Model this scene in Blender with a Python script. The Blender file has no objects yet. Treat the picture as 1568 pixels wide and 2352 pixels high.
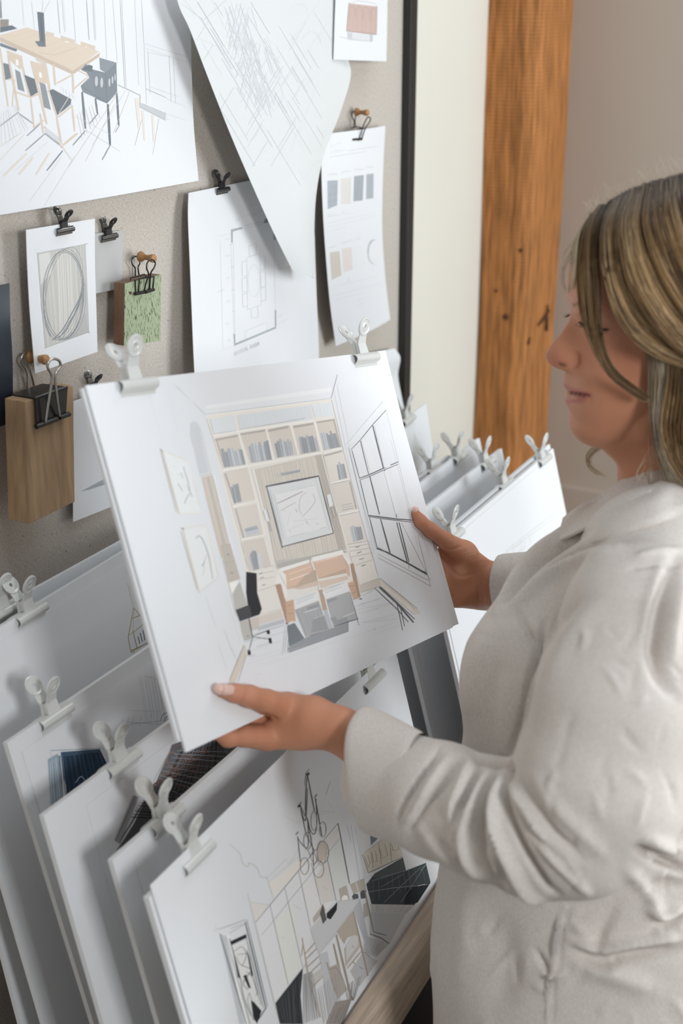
import bpy, bmesh, math, random
import numpy as np
from mathutils import Vector, Matrix
from mathutils.bvhtree import BVHTree
random.seed(7)
rng = np.random.default_rng(7)
sc = bpy.context.scene
C = sc.collection

# ---------------------------------------------------------------- camera
FPX = 3090.0                                   # focal length in pixels of the 1568 x 2352 frame
TILT, HEAD = math.radians(21.07), math.radians(28.7)
CAM = np.array([0.0, 0.0, 1.75])
cam_data = bpy.data.cameras.new('camera')
cam = bpy.data.objects.new('camera', cam_data); C.objects.link(cam)
cam_data.sensor_fit = 'VERTICAL'; cam_data.sensor_height = 36.0
cam_data.lens = FPX / 2352 * 36.0
cam.location = CAM
cam.rotation_euler = (math.pi/2 - TILT, 0, HEAD - math.pi/2)
cam_data.clip_start = 0.02
cam_data.dof.use_dof = True
cam_data.dof.focus_distance = 1.36
cam_data.dof.aperture_fstop = 5.0
sc.camera = cam

# ---------------------------------------------------------------- world, lights, exposure
w = bpy.data.worlds.new('world'); sc.world = w; w.use_nodes = True
bg = w.node_tree.nodes['Background']
bg.inputs[0].default_value = (0.96, 0.95, 0.95, 1); bg.inputs[1].default_value = 0.26
def area(name, loc, target, sx, sy, power, color):
    l = bpy.data.lights.new(name, 'AREA'); l.shape = 'RECTANGLE'; l.size = sx; l.size_y = sy
    l.energy = power; l.color = color
    o = bpy.data.objects.new(name, l); C.objects.link(o); o.location = loc
    o.rotation_euler = (Vector(target) - Vector(loc)).to_track_quat('-Z', 'Y').to_euler()
    return o
area('daylight_window', (1.80, -1.19, 1.50), (1.25, 0.85, 1.35), 0.8, 1.0, 27, (0.88, 0.95, 1.0))
area('daylight_window_near', (-0.16, -1.19, 2.0), (0.75, 0.62, 1.1), 0.34, 0.46, 20, (0.95, 0.975, 1.0))
area('daylight_roof_window', (2.0, 0.35, 2.75), (1.15, 0.35, 1.5), 0.5, 0.5, 5, (0.92, 0.97, 1.0))
area('daylight_skylight', (1.0, -0.15, 2.85), (0.95, 0.65, 1.1), 1.0, 1.0, 6, (0.78, 0.89, 1.0))
sc.view_settings.view_transform = 'Standard'; sc.view_settings.look = 'None'
sc.view_settings.exposure = -0.04; sc.view_settings.gamma = 1.0
sc.view_settings.use_curve_mapping = False

# ---------------------------------------------------------------- photo measuring helpers
_fw = np.array([math.cos(HEAD), math.sin(HEAD), 0.0]); RT = np.array([math.sin(HEAD), -math.cos(HEAD), 0.0])
FW = _fw*math.cos(TILT) - np.array([0, 0, 1.0])*math.sin(TILT)
UP = np.array([0, 0, 1.0])*math.cos(TILT) + _fw*math.sin(TILT)
def ray(x, y): return FW + RT*(x-784)/FPX + UP*(1176-y)/FPX
def P(x, y, d): return CAM + ray(x, y)*d
def on(x, y, p, n):
    r = ray(x, y); n = np.asarray(n, float)
    return CAM + r*(np.dot(n, np.asarray(p)-CAM)/np.dot(n, r))
def proj(p):
    q = np.asarray(p)-CAM; d = q@FW
    return np.stack([784+FPX*(q@RT)/d, 1176-FPX*(q@UP)/d, d], -1)
WY = 0.87                                        # face of the pin board
def wallp(x, y, off=0.0): return on(x, y, (0, WY-off, 0), (0, 1, 0))

# ---------------------------------------------------------------- materials
def s2l(c):
    c = np.asarray(c, float)/255.0
    return np.where(c <= 0.04045, c/12.92, ((c+0.055)/1.055)**2.4)
def hexc(h): return [int(h[i:i+2], 16) for i in (0, 2, 4)]
def mat(name, col, rough=0.6, metal=0.0, bump=0.0, bscale=200, var=0.0, vscale=20, spec=0.5, sss=0.0, stretch=(1, 1, 1), coat=0.0, alpha=None, trans=0.0):
    m = bpy.data.materials.new(name); m.use_nodes = True
    nt = m.node_tree; b = nt.nodes['Principled BSDF']
    col = tuple(col)
    b.inputs['Base Color'].default_value = (*col, 1); b.inputs['Roughness'].default_value = rough
    b.inputs['Metallic'].default_value = metal; b.inputs['Specular IOR Level'].default_value = spec
    b.inputs['Coat Weight'].default_value = coat
    if trans: b.inputs['Transmission Weight'].default_value = trans
    if sss:
        b.inputs['Subsurface Weight'].default_value = sss
        b.inputs['Subsurface Radius'].default_value = (0.012, 0.005, 0.003); b.inputs['Subsurface Scale'].default_value = 1.0
    tc = nt.nodes.new('ShaderNodeTexCoord'); mp = nt.nodes.new('ShaderNodeMapping'); mp.inputs['Scale'].default_value = stretch
    nt.links.new(tc.outputs['Object'], mp.inputs[0])
    if var:
        n = nt.nodes.new('ShaderNodeTexNoise'); n.inputs['Scale'].default_value = vscale; n.inputs['Detail'].default_value = 6
        nt.links.new(mp.outputs[0], n.inputs['Vector'])
        r = nt.nodes.new('ShaderNodeValToRGB'); r.color_ramp.elements[0].position = .3; r.color_ramp.elements[1].position = .7
        r.color_ramp.elements[0].color = (*[c*(1-var) for c in col], 1); r.color_ramp.elements[1].color = (*[min(1, c*(1+var)) for c in col], 1)
        nt.links.new(n.outputs[0], r.inputs[0]); nt.links.new(r.outputs[0], b.inputs['Base Color'])
    if bump:
        n = nt.nodes.new('ShaderNodeTexNoise'); n.inputs['Scale'].default_value = bscale; n.inputs['Detail'].default_value = 4
        nt.links.new(mp.outputs[0], n.inputs['Vector'])
        bp = nt.nodes.new('ShaderNodeBump'); bp.inputs['Strength'].default_value = bump; bp.inputs['Distance'].default_value = 0.001
        nt.links.new(n.outputs[0], bp.inputs['Height']); nt.links.new(bp.outputs[0], b.inputs['Normal'])
    return m
def vcol_mat(name, rough=0.7, bump=0, bscale=300, spec=0.3, sss=0.0):
    m = mat(name, (1, 1, 1), rough, bump=bump, bscale=bscale, spec=spec, sss=sss)
    a = m.node_tree.nodes.new('ShaderNodeAttribute'); a.attribute_name = 'Col'
    m.node_tree.links.new(a.outputs['Color'], m.node_tree.nodes['Principled BSDF'].inputs['Base Color'])
    return m
PAPER_L = np.array([0.80, 0.81, 0.83])
M = {}
M['paper'] = mat('paper', PAPER_L, 0.75, spec=0.25, bump=0.12, bscale=900)
M['board'] = mat('mount_board', (0.78, 0.79, 0.805), 0.8, spec=0.2, bump=0.1, bscale=700)
M['foam'] = mat('foam_board_grey_edge', (0.68, 0.67, 0.66), 0.9, spec=0.1)
M['ink'] = vcol_mat('ink_and_marker', 0.75, spec=0.2)
M['clip'] = mat('painted_light_grey_metal', (0.66, 0.67, 0.65), 0.3, spec=0.6, coat=0.4)
M['clip_in'] = mat('clip_inside_grey_metal', (0.32, 0.34, 0.35), 0.35, metal=0.5)
M['blackmetal'] = mat('black_lacquered_metal', (0.012, 0.012, 0.013), 0.28, spec=0.6)
M['gunmetal'] = mat('dark_chrome', (0.20, 0.20, 0.20), 0.25, metal=1.0)
M['silver'] = mat('silver_wire', (0.62, 0.60, 0.56), 0.28, metal=1.0)
M['skin'] = vcol_mat('skin', 0.5, bump=0.25, bscale=420, spec=0.3, sss=0.08)
M['nail'] = mat('nail', (0.78, 0.50, 0.42), 0.25, spec=0.6, sss=0.1)
M['black_cloth'] = mat('black_surface', (0.01, 0.01, 0.011), 0.6)

# ---------------------------------------------------------------- object helpers
def link(o, parent=None):
    C.objects.link(o)
    if parent is not None: o.parent = parent
    return o
def tag(o, label=None, cat=None, group=None, kind=None):
    for k, v in (('label', label), ('category', cat), ('group', group), ('kind', kind)):
        if v: o[k] = v
    return o
def empty(name, loc, label, cat, group=None, rot=None):
    o = bpy.data.objects.new(name, None); C.objects.link(o); o.location = loc; o.empty_display_size = 0.02
    if rot is not None: o.rotation_euler = rot
    return tag(o, label, cat, group)
def mesh(name, verts, faces, m=None, parent=None, smooth=False, cols=None, world=True):
    me = bpy.data.meshes.new(name)
    v = np.asarray(verts, float)
    if parent is not None and world:                       # vertices given in world space, parent not rotated
        v = v - np.array(parent.location)
    me.from_pydata(v.tolist(), [], [list(map(int, f)) for f in faces]); me.update()
    if smooth: me.polygons.foreach_set('use_smooth', [True]*len(me.polygons))
    if cols is not None:
        a = me.color_attributes.new('Col', 'FLOAT_COLOR', 'POINT')
        c = np.ones((len(v), 4)); c[:, :3] = cols; a.data.foreach_set('color', c.ravel())
    if m is not None: me.materials.append(m)
    return link(bpy.data.objects.new(name, me), parent)
class MB:
    """collects shapes into one mesh"""
    def __init__(s): s.v = []; s.f = []; s.c = []
    def add(s, v, f, col=None):
        n = len(s.v); s.v += [tuple(map(float, p)) for p in v]; s.f += [[i+n for i in q] for q in f]
        s.c += [col if col is not None else (1, 1, 1)]*len(v)
    def hexa(s, a, b):       # a: 4 pts, b: 4 matching pts
        s.add(list(a)+list(b), [(0, 1, 2, 3), (7, 6, 5, 4), (0, 4, 5, 1), (1, 5, 6, 2), (2, 6, 7, 3), (3, 7, 4, 0)])
    def box(s, x0, x1, y0, y1, z0, z1):
        s.hexa([(x0, y0, z0), (x1, y0, z0), (x1, y1, z0), (x0, y1, z0)], [(x0, y0, z1), (x1, y0, z1), (x1, y1, z1), (x0, y1, z1)])
    def tube(s, pts, r, n=8, cap=True, col=None):
        pts = [np.asarray(p, float) for p in pts]; r = r if hasattr(r, '__len__') else [r]*len(pts)
        T = [pts[min(i+1, len(pts)-1)]-pts[max(i-1, 0)] for i in range(len(pts))]
        T = [t/(np.linalg.norm(t)+1e-12) for t in T]
        u = np.cross(T[0], (0.3, 0.5, 0.81)); u /= np.linalg.norm(u); vs = []
        for p, t, rr in zip(pts, T, r):
            u = u-t*np.dot(u, t); u /= np.linalg.norm(u); w_ = np.cross(t, u)
            vs += [p+rr*(u*math.cos(a)+w_*math.sin(a)) for a in np.linspace(0, 2*math.pi, n, endpoint=False)]
        fs = [(i*n+j, i*n+(j+1) % n, (i+1)*n+(j+1) % n, (i+1)*n+j) for i in range(len(pts)-1) for j in range(n)]
        if cap: fs += [tuple(range(n))[::-1], tuple(range((len(pts)-1)*n, len(pts)*n))]
        s.add(vs, fs, col)
    def lathe(s, prof, o, ax, n=20):
        """prof: (r, h) list along axis ax from o"""
        o = np.asarray(o, float); ax = np.asarray(ax, float)/np.linalg.norm(ax)
        u = np.cross(ax, (0.31, 0.2, 0.9)); u /= np.linalg.norm(u); w_ = np.cross(ax, u)
        vs = [o+ax*h+r*(u*math.cos(a)+w_*math.sin(a)) for r, h in prof for a in np.linspace(0, 2*math.pi, n, endpoint=False)]
        fs = [(i*n+j, i*n+(j+1) % n, (i+1)*n+(j+1) % n, (i+1)*n+j) for i in range(len(prof)-1) for j in range(n)]
        fs += [tuple(range(n))[::-1], tuple(range((len(prof)-1)*n, len(prof)*n))]
        s.add(vs, fs)
    def build(s, name, m, parent=None, smooth=False, world=True, cols=False, bevel=0):
        o = mesh(name, s.v, s.f, m, parent, smooth, np.array(s.c) if cols else None, world)
        if bevel:
            b = o.modifiers.new('b', 'BEVEL'); b.width = bevel; b.segments = 2; b.limit_method = 'ANGLE'
        return o
def copy_tree(o, parent=None):
    c = o.copy(); C.objects.link(c)
    if parent is not None: c.parent = parent
    for ch in list(o.children): copy_tree(ch, c)
    return c
def struct(name, m, *boxes):
    b = MB()
    for q in boxes: b.box(*q)
    return tag(b.build(name, m), kind='structure')

def catmull(pts, n):
    pts = np.asarray(pts, float); q = np.vstack([2*pts[0]-pts[1], pts, 2*pts[-1]-pts[-2]]); out = []
    for t in np.linspace(0, len(pts)-1, n):
        i = min(int(t), len(pts)-2); f = t-i; a, b, c, d = q[i:i+4]
        out.append(0.5*((2*b)+(-a+c)*f+(2*a-5*b+4*c-d)*f*f+(-a+3*b-3*c+d)*f**3))
    return np.array(out)

class Surf:
    """grid sheet with thickness; ink can be thrown on to it"""
    def __init__(s, G, thick, flip=False):
        s.G = G; nv, nu = G.shape[:2]; s.thick = thick
        du = np.gradient(G, axis=1); dv = np.gradient(G, axis=0)
        N = np.cross(du, dv); N /= np.linalg.norm(N, axis=2, keepdims=True)
        if np.mean(np.sum(N*(CAM-G), axis=2)) < 0: N = -N
        s.N = N
        front = G.reshape(-1, 3); back = (G-N*thick).reshape(-1, 3)
        idx = np.arange(nv*nu).reshape(nv, nu)
        a, b, c, d = idx[:-1, :-1].ravel(), idx[:-1, 1:].ravel(), idx[1:, 1:].ravel(), idx[1:, :-1].ravel()
        f = np.stack([a, b, c, d], 1)
        s.front = f.tolist(); n = nv*nu
        per = list(idx[0, :])+list(idx[1:, -1])+list(idx[-1, :-1][::-1])+list(idx[1:-1, 0][::-1])
        fs = f[:, ::-1].tolist()+(f+n).tolist()+[(per[i], per[(i+1) % len(per)], per[(i+1) % len(per)]+n, per[i]+n) for i in range(len(per))]
        s.v = np.vstack([front, back]); s.f = fs
        s.bvh = BVHTree.FromPolygons([Vector(p) for p in front], s.front)
    def build(s, name, m, parent=None): 
        o = mesh(name, s.v, s.f, m, parent, False)
        bm = bmesh.new(); bm.from_mesh(o.data); bmesh.ops.recalc_face_normals(bm, faces=bm.faces)
        bm.to_mesh(o.data); bm.free()
        if s.G.shape[0]*s.G.shape[1] > 8: 
            for p in o.data.polygons: p.use_smooth = len(p.vertices) == 4
            o.data.set_sharp_from_angle(angle=math.radians(50))
        return o
    def hit(s, x, y, off):
        r = Vector(ray(x, y)).normalized()
        h = s.bvh.ray_cast(Vector(CAM), r)
        if h[0] is None: return None
        n = h[1]
        if n.dot(r) > 0: n = -n
        return np.array(h[0]+n*off)
def quad_surf(c, thick, nu=2, nv=2, bulge=0):
    c = [np.asarray(q, float) for q in c]; u = np.linspace(0, 1, nu)[None, :, None]; v = np.linspace(0, 1, nv)[:, None, None]
    G = (c[0]*(1-u)+c[1]*u)*(1-v)+(c[3]*(1-u)+c[2]*u)*v
    return Surf(G, thick)
def wall_sheet(L, R, thick=0.0006, nu=12, nv=24, bulge=0.0):
    """L, R: (px, py, distance off the pin board) down the left and the right edge of a hanging sheet"""
    nu, nv = nu*3, nv*3
    a = catmull([wallp(*q) for q in L], nv); b = catmull([wallp(*q) for q in R], nv)
    u = np.linspace(0, 1, nu)[None, :, None]
    G = a[:, None]*(1-u)+b[:, None]*u
    G[..., 1] -= bulge*np.sin(np.pi*u[..., 0])
    return Surf(G, thick)

class Ink:
    """pen and marker marks laid on a Surf"""
    def __init__(s, surf, white=(228, 232, 236)):
        s.s = surf; s.wh = np.array(white, float); s.k = PAPER_L/s2l(white); s.m = MB(); s.o = (0, 0, 1.0); s.i = 0
    def xy(s, t): x, y = map(float, t.split(',')); return s.o[0]+x/s.o[2], s.o[1]+y/s.o[2]
    def col(s, h):
        c = np.array(hexc(h), float); l = c.mean(); k = np.clip((l-60)/60, 0, 1)*.20; c = c+(s.wh-c)*k
        c = s2l(c)*s.k; g = c.mean(); return tuple(np.clip(g+(c-g)*.66, 0, 0.95))
    def w(s, t): return max(float(t)/s.o[2]*1.15, .55)
    def off(s): s.i += 1; return 0.00005+0.0000003*s.i if s.s.G.shape[0] == 2 else 0.00006+0.0000013*s.i
    def line(s, col, w, pts, taper=True):
        p = np.array(pts, float); seg = np.linalg.norm(np.diff(p, axis=0), axis=1)
        if seg.sum() < 0.5: return
        q = [p[0]]
        for a, b, l in zip(p[:-1], p[1:], seg):
            n = max(1, int(l/14)); q += [a+(b-a)*(k+1)/n for k in range(n)]
        q = np.array(q); t = np.gradient(q, axis=0); t /= np.linalg.norm(t, axis=1, keepdims=True)+1e-9
        nr = np.stack([-t[:, 1], t[:, 0]], 1); e = np.linspace(0, 1, len(q))
        ww = w/2*(0.72+0.28*np.sin(np.pi*e)) if taper else np.full(len(q), w/2)
        o = s.off(); V = []
        for a, n_, w_ in zip(q, nr, ww):
            h1 = s.s.hit(*(a+n_*w_), o); h2 = s.s.hit(*(a-n_*w_), o)
            if h1 is None or h2 is None:
                if len(V) >= 4: s.m.add(V, [(i, i+1, i+3, i+2) for i in range(0, len(V)-2, 2)], s.col(col))
                V = []; continue
            V += [h1, h2]
        if len(V) >= 4: s.m.add(V, [(i, i+1, i+3, i+2) for i in range(0, len(V)-2, 2)], s.col(col))
    def fill(s, col, pts):
        o = s.off()
        V = [s.s.hit(x, y, o) for x, y in pts]; V = [v for v in V if v is not None]
        if len(V) < 3: return
        from mathutils.geometry import tessellate_polygon
        if s.s.G.shape[0] == 2: s.m.add(V, [list(t) for t in tessellate_polygon([[Vector(v) for v in V]])], s.col(col)); return
        px = [np.array(q, float) for q in pts]; tri = [[px[i] for i in t] for t in tessellate_polygon([[Vector((q[0], q[1], 0)) for q in px]])]; out = []
        while tri:
            a, b, c = tri.pop(); l = [np.linalg.norm(b-a), np.linalg.norm(c-b), np.linalg.norm(a-c)]; k = int(np.argmax(l))
            if l[k] < 14: out.append((a, b, c)); continue
            p, q, r_ = ((a, b, c), (b, c, a), (c, a, b))[k]; m_ = (p+q)/2; tri += [(p, m_, r_), (m_, q, r_)]
        W_ = {}; VV = []; FF = []
        for t in out:
            f = []
            for q in t:
                key = (round(q[0], 2), round(q[1], 2))
                if key not in W_:
                    h = s.s.hit(q[0], q[1], o)
                    if h is None: f = None; break
                    W_[key] = len(VV); VV.append(h)
                f.append(W_[key])
            if f: FF.append(f)
        s.m.add(VV, FF, s.col(col))
    def draw(s, text):
        for ln in text.strip().splitlines():
            t = ln.split()
            if not t or t[0] == '#': continue
            if t[0] == '@': s.o = tuple(map(float, t[1:4]))
            elif t[0] == 'L': s.line(t[1], s.w(t[2]), [s.xy(q) for q in t[3:]])
            elif t[0] == 'C':                                        # smooth curve
                s.line(t[1], s.w(t[2]), catmull([s.xy(q) for q in t[3:]], 6*len(t)))
            elif t[0] == 'F': s.fill(t[1], [s.xy(q) for q in t[2:]])
            elif t[0] == 'H':                                        # hatch: colour width count  a b c d
                n = int(t[3]); a, b, c, d = [np.array(s.xy(q)) for q in t[4:8]]
                for k in range(n):
                    u = (k+0.5)/n+random.uniform(-.25, .25)/n
                    s.line(t[1], s.w(t[2])*random.uniform(.6, 1.3), [a+(b-a)*u, d+(c-d)*u])
            elif t[0] == 'B':                                        # a row of books in a quad
                n = int(t[1]); a, b, c, d = [np.array(s.xy(q)) for q in t[2:6]]
                for k in range(n):
                    u0, u1 = k/n, (k+0.86)/n; h = random.uniform(0, .25)
                    cc = random.choice(['97a0ae', 'a3adba', '868e9a', 'b3bcc8', '7d8590'])
                    q = [a+(b-a)*u0, a+(b-a)*u1, d+(c-d)*u1, d+(c-d)*u0]
                    q[0] = q[0]+(q[3]-q[0])*h; q[1] = q[1]+(q[2]-q[1])*h
                    s.fill(cc, q); s.line('6d7580', .9, [q[1], q[2]])
            elif t[0] == 'T':                                        # hand lettering marks: colour width a b height
                a, b = np.array(s.xy(t[3])), np.array(s.xy(t[4])); h = float(t[5])/s.o[2]; n = max(4, int(np.linalg.norm(b-a)/3))
                p = [a+(b-a)*k/n+np.array([random.uniform(-1, 1)*.8, (h if k % 2 else 0)*random.uniform(.3, 1.1)]) for k in range(n+1)]
                s.line(t[1], s.w(t[2]), p)
            elif t[0] == 'O':                                        # filled ellipse
                c = np.array(s.xy(t[2])); rx, ry = [float(q)/s.o[2] for q in t[3].split(',')]
                s.fill(t[1], [c+np.array([rx*math.cos(a), ry*math.sin(a)]) for a in np.linspace(0, 6.2832, 15)[:-1]])
            elif t[0] == 'E':                                        # ellipse: colour width centre rx,ry
                c = np.array(s.xy(t[3])); rx, ry = [float(q)/s.o[2] for q in t[4].split(',')]
                s.line(t[1], s.w(t[2]), [c+np.array([rx*math.cos(a), ry*math.sin(a)]) for a in np.linspace(0, 6.5, 22)], False)
    def build(s, o):
        """lays the marks into the sheet's own mesh (second material)"""
        me = o.data; n = len(me.vertices); base = np.array(o.parent.location) if o.parent else np.zeros(3)
        v = [tuple(q.co) for q in me.vertices]+[tuple(np.array(q)-base) for q in s.m.v]
        f = [list(q.vertices) for q in me.polygons]; nf = len(f); sm = [q.use_smooth for q in me.polygons]
        f += [[i+n for i in q] for q in s.m.f]
        m2 = bpy.data.meshes.new(o.name); m2.from_pydata(v, [], f)
        m2.materials.append(me.materials[0]); m2.materials.append(M['ink'])
        m2.polygons.foreach_set('material_index', [0]*nf+[1]*(len(f)-nf))
        m2.polygons.foreach_set('use_smooth', sm+[False]*(len(f)-nf))
        a = m2.color_attributes.new('Col', 'FLOAT_COLOR', 'POINT'); c = np.ones((len(v), 4)); c[n:, :3] = np.array(s.m.c).reshape(-1, 3)
        a.data.foreach_set('color', c.ravel()); m2.update(); o.data = m2; m2.set_sharp_from_angle(angle=math.radians(50))
def lettering(ink, text, a, b, h, col, w):
    """simple stroke capitals from a to b (photo pixels), height vector h"""
    G = {'D': [[(0, 0), (0, 1), (.6, .8), (.75, .5), (.6, .2), (0, 0)]], 'I': [[(.3, 0), (.3, 1)]], 'N': [[(0, 0), (0, 1), (.7, 0), (.7, 1)]],
         'G': [[(.7, .85), (.3, 1), (0, .5), (.3, 0), (.7, .15), (.7, .5), (.4, .5)]], 'R': [[(0, 0), (0, 1), (.6, .85), (.5, .5), (0, .5), (.7, 0)]],
         'O': [[(.35, 1), (0, .6), (.1, .1), (.5, 0), (.75, .4), (.6, .9), (.35, 1)]], 'M': [[(0, 0), (.05, 1), (.4, .3), (.75, 1), (.8, 0)]], ' ': []}
    a = np.array(a, float); b = np.array(b, float); h = np.array(h, float); n = len(text)
    for k, ch in enumerate(text):
        for st in G[ch]:
            ink.line(col, w, [a+(b-a)*(k+x*.9)/n+h*y for x, y in st])
# ---------------------------------------------------------------- the room
def plaster(name, c): return mat(name, c, 0.9, bump=0.15, bscale=60, var=0.02, vscale=3, spec=0.15)
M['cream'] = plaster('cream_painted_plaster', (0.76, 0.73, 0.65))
M['taupe'] = plaster('taupe_painted_plaster', (0.50, 0.435, 0.37))
M['floor'] = mat('dark_floor_boards', (0.10, 0.085, 0.07), 0.6, var=0.3, vscale=4, stretch=(1, 12, 1))
xl = wallp(1112, 300, -0.02)[0]                                   # where the post meets the wall
e = on(1226, 300, (xl, 0, 0), (1, 0, 0))                          # near arris of the post
r = on(1310, 300, e, (0, 1, 0))                                   # far arris
XE = r[0]-.004                                                    # end wall
struct('wall_left', M['cream'], (-0.8, XE+.1, WY+0.02, WY+0.12, 0, 2.9))
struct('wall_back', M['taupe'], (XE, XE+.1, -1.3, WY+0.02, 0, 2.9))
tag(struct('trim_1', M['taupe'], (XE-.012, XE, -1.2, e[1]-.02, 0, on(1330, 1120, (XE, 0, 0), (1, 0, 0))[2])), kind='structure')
struct('floor', M['floor'], (-0.8, XE+.1, -1.3, WY+0.12, -0.05, 0))
struct('wall_right', M['cream'], (-0.8, 1.45, -1.6, -1.5, 0, 2.9), (2.9, 3.05, -1.6, -1.5, 0, 2.9), (1.45, 2.9, -1.6, -1.5, 0, 0.95), (1.45, 2.9, -1.6, -1.5, 2.45, 2.9))
struct('wall_right', M['cream'], (-0.8, -.36, -1.3, -1.2, 0, 2.9), (.04, .95, -1.3, -1.2, 0, 2.9), (-.36, .04, -1.3, -1.2, 0, 1.7), (-.36, .04, -1.3, -1.2, 2.28, 2.9), (XE-.12, XE+.1, -1.3, -1.2, 0, 2.9), (.95, XE-.12, -1.3, -1.2, 0, 0.95), (.95, XE-.12, -1.3, -1.2, 2.45, 2.9))
struct('window_1', M['cream'], (.95, 1.0, -1.28, -1.22, .95, 2.45), (XE-.17, XE-.12, -1.28, -1.22, .95, 2.45), (1.0, XE-.17, -1.28, -1.22, .95, 1.0), (1.0, XE-.17, -1.28, -1.22, 2.4, 2.45))


# timber post standing against the wall (rough sawn, two faces seen)
M['timber'] = mat('sawn_orange_timber', (0.46, 0.19, 0.06), 0.65, bump=0.9, bscale=38, var=0.42, vscale=26, stretch=(6, 6, 0.5), spec=0.25)
nt = M['timber'].node_tree                                       # saw marks across the grain
bs = nt.nodes['Principled BSDF']; base = bs.inputs['Base Color'].links[0].from_socket
wv = nt.nodes.new('ShaderNodeTexWave'); wv.bands_direction = 'Z'; wv.inputs['Scale'].default_value = 55; wv.inputs['Distortion'].default_value = 3; wv.inputs['Detail'].default_value = 3
tc = nt.nodes.new('ShaderNodeTexCoord'); nt.links.new(tc.outputs['Object'], wv.inputs['Vector'])
mx = nt.nodes.new('ShaderNodeMix'); mx.data_type = 'RGBA'; mx.blend_type = 'MULTIPLY'; mx.inputs[0].default_value = 0.22
nt.links.new(base, mx.inputs[6]); nt.links.new(wv.outputs['Color'], mx.inputs[7]); nt.links.new(mx.outputs[2], bs.inputs['Base Color'])
post = empty('timber_post', (xl, e[1], 0), 'rough sawn orange timber post against the cream wall, knotted and grooved', 'wooden post')
b = MB(); nz = 60
zs = np.linspace(0, 2.9, nz); ring = []
prof = [(xl, WY+0.019), (xl-0.003, e[1]+0.022), (xl+0.004, e[1]+0.004), (xl+0.02, e[1]), (r[0]-0.02, e[1]+0.002), (r[0], e[1]+0.012), (r[0], WY+0.019)]
vs = [(x+0.0022*math.sin(z*9+x*40)+random.uniform(-.0006, .0006), y+0.002*math.sin(z*7+1+y*30), z) for z in zs for x, y in prof]
k = len(prof)
fs = [(i*k+j, i*k+(j+1) % k, (i+1)*k+(j+1) % k, (i+1)*k+j) for i in range(nz-1) for j in range(k)]+[tuple(range(k))[::-1], tuple(range((nz-1)*k, nz*k))]
b.add(vs, fs); shaft = b.build('post_shaft', M['timber'], post)
M['knot'] = mat('dark_wood_knot', (0.09, 0.035, 0.015), 0.8)
for (px, py, w_, h_) in ((1160, 728, 9, 8), (1195, 575, 6, 9), (1138, 668, 5, 5), (1183, 205, 4, 12)):
    c = on(px, py, (xl-0.0035, 0, 0), (1, 0, 0)); s_ = 0.0006
    b = MB(); b.lathe([(w_*s_, 0), (w_*s_*.7, .0006)], c, (-1, 0, 0), 12); ko = b.build('knot', M['knot'], post); ko.parent = shaft
for pts in ([(1262, 712), (1250, 730), (1236, 748)], [(1217, 775), (1213, 790)], [(1258, 700), (1255, 760)]):
    q = [on(x, y, (0, e[1]-0.0005, 0), (0, 1, 0)) for x, y in pts]; b = MB(); b.tube(q, [.0016, .0032, .0012][:len(q)], 6); ko = b.build('knot', M['knot'], post); ko.parent = shaft

# pin board: linen covered panel in a black frame
def linen_mat(name, col, scale=900, dark=0.35):
    m = bpy.data.materials.new(name); m.use_nodes = True; nt = m.node_tree; b = nt.nodes['Principled BSDF']
    b.inputs['Roughness'].default_value = 0.95; b.inputs['Specular IOR Level'].default_value = 0.1
    tc = nt.nodes.new('ShaderNodeTexCoord'); outs = []
    for st in ((0.35, 1, 2.2), (2.2, 1, 0.35)):
        mp = nt.nodes.new('ShaderNodeMapping'); mp.inputs['Scale'].default_value = st
        n = nt.nodes.new('ShaderNodeTexNoise'); n.inputs['Scale'].default_value = scale; n.inputs['Detail'].default_value = 3
        nt.links.new(tc.outputs['Object'], mp.inputs[0]); nt.links.new(mp.outputs[0], n.inputs['Vector']); outs.append(n)
    ad = nt.nodes.new('ShaderNodeMath'); ad.operation = 'MULTIPLY'; nt.links.new(outs[0].outputs[0], ad.inputs[0]); nt.links.new(outs[1].outputs[0], ad.inputs[1])
    r = nt.nodes.new('ShaderNodeValToRGB'); r.color_ramp.elements[0].position = .12; r.color_ramp.elements[1].position = .34
    r.color_ramp.elements[0].color = (*[c*(1-dark) for c in col], 1); r.color_ramp.elements[1].color = (*[min(1, c*1.1) for c in col], 1)
    nt.links.new(ad.outputs[0], r.inputs[0])
    sp = nt.nodes.new('ShaderNodeTexNoise'); sp.inputs['Scale'].default_value = 260; sp.inputs['Detail'].default_value = 2; nt.links.new(tc.outputs['Object'], sp.inputs['Vector'])
    r2 = nt.nodes.new('ShaderNodeValToRGB'); r2.color_ramp.elements[0].position = .27; r2.color_ramp.elements[1].position = .31
    r2.color_ramp.elements[0].color = (.45, .42, .40, 1); r2.color_ramp.elements[1].color = (1, 1, 1, 1); nt.links.new(sp.outputs[0], r2.inputs[0])
    mx = nt.nodes.new('ShaderNodeMix'); mx.data_type = 'RGBA'; mx.blend_type = 'MULTIPLY'; mx.inputs[0].default_value = 1
    nt.links.new(r.outputs[0], mx.inputs[6]); nt.links.new(r2.outputs[0], mx.inputs[7]); nt.links.new(mx.outputs[2], b.inputs['Base Color'])
    bp = nt.nodes.new('ShaderNodeBump'); bp.inputs['Strength'].default_value = .4; bp.inputs['Distance'].default_value = .0006
    nt.links.new(ad.outputs[0], bp.inputs['Height']); nt.links.new(bp.outputs[0], b.inputs['Normal'])
    return m
M['linen'] = linen_mat('natural_linen_weave', (0.60, 0.545, 0.485))
xr = wallp(921, 300)[0]; xf = on(958, 100, (0, WY-0.012, 0), (0, 1, 0))[0]
pb = empty('pin_board', (xr, WY, 0.9), 'large linen covered pin board in a black frame hung on the cream wall', 'pin board')
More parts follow.
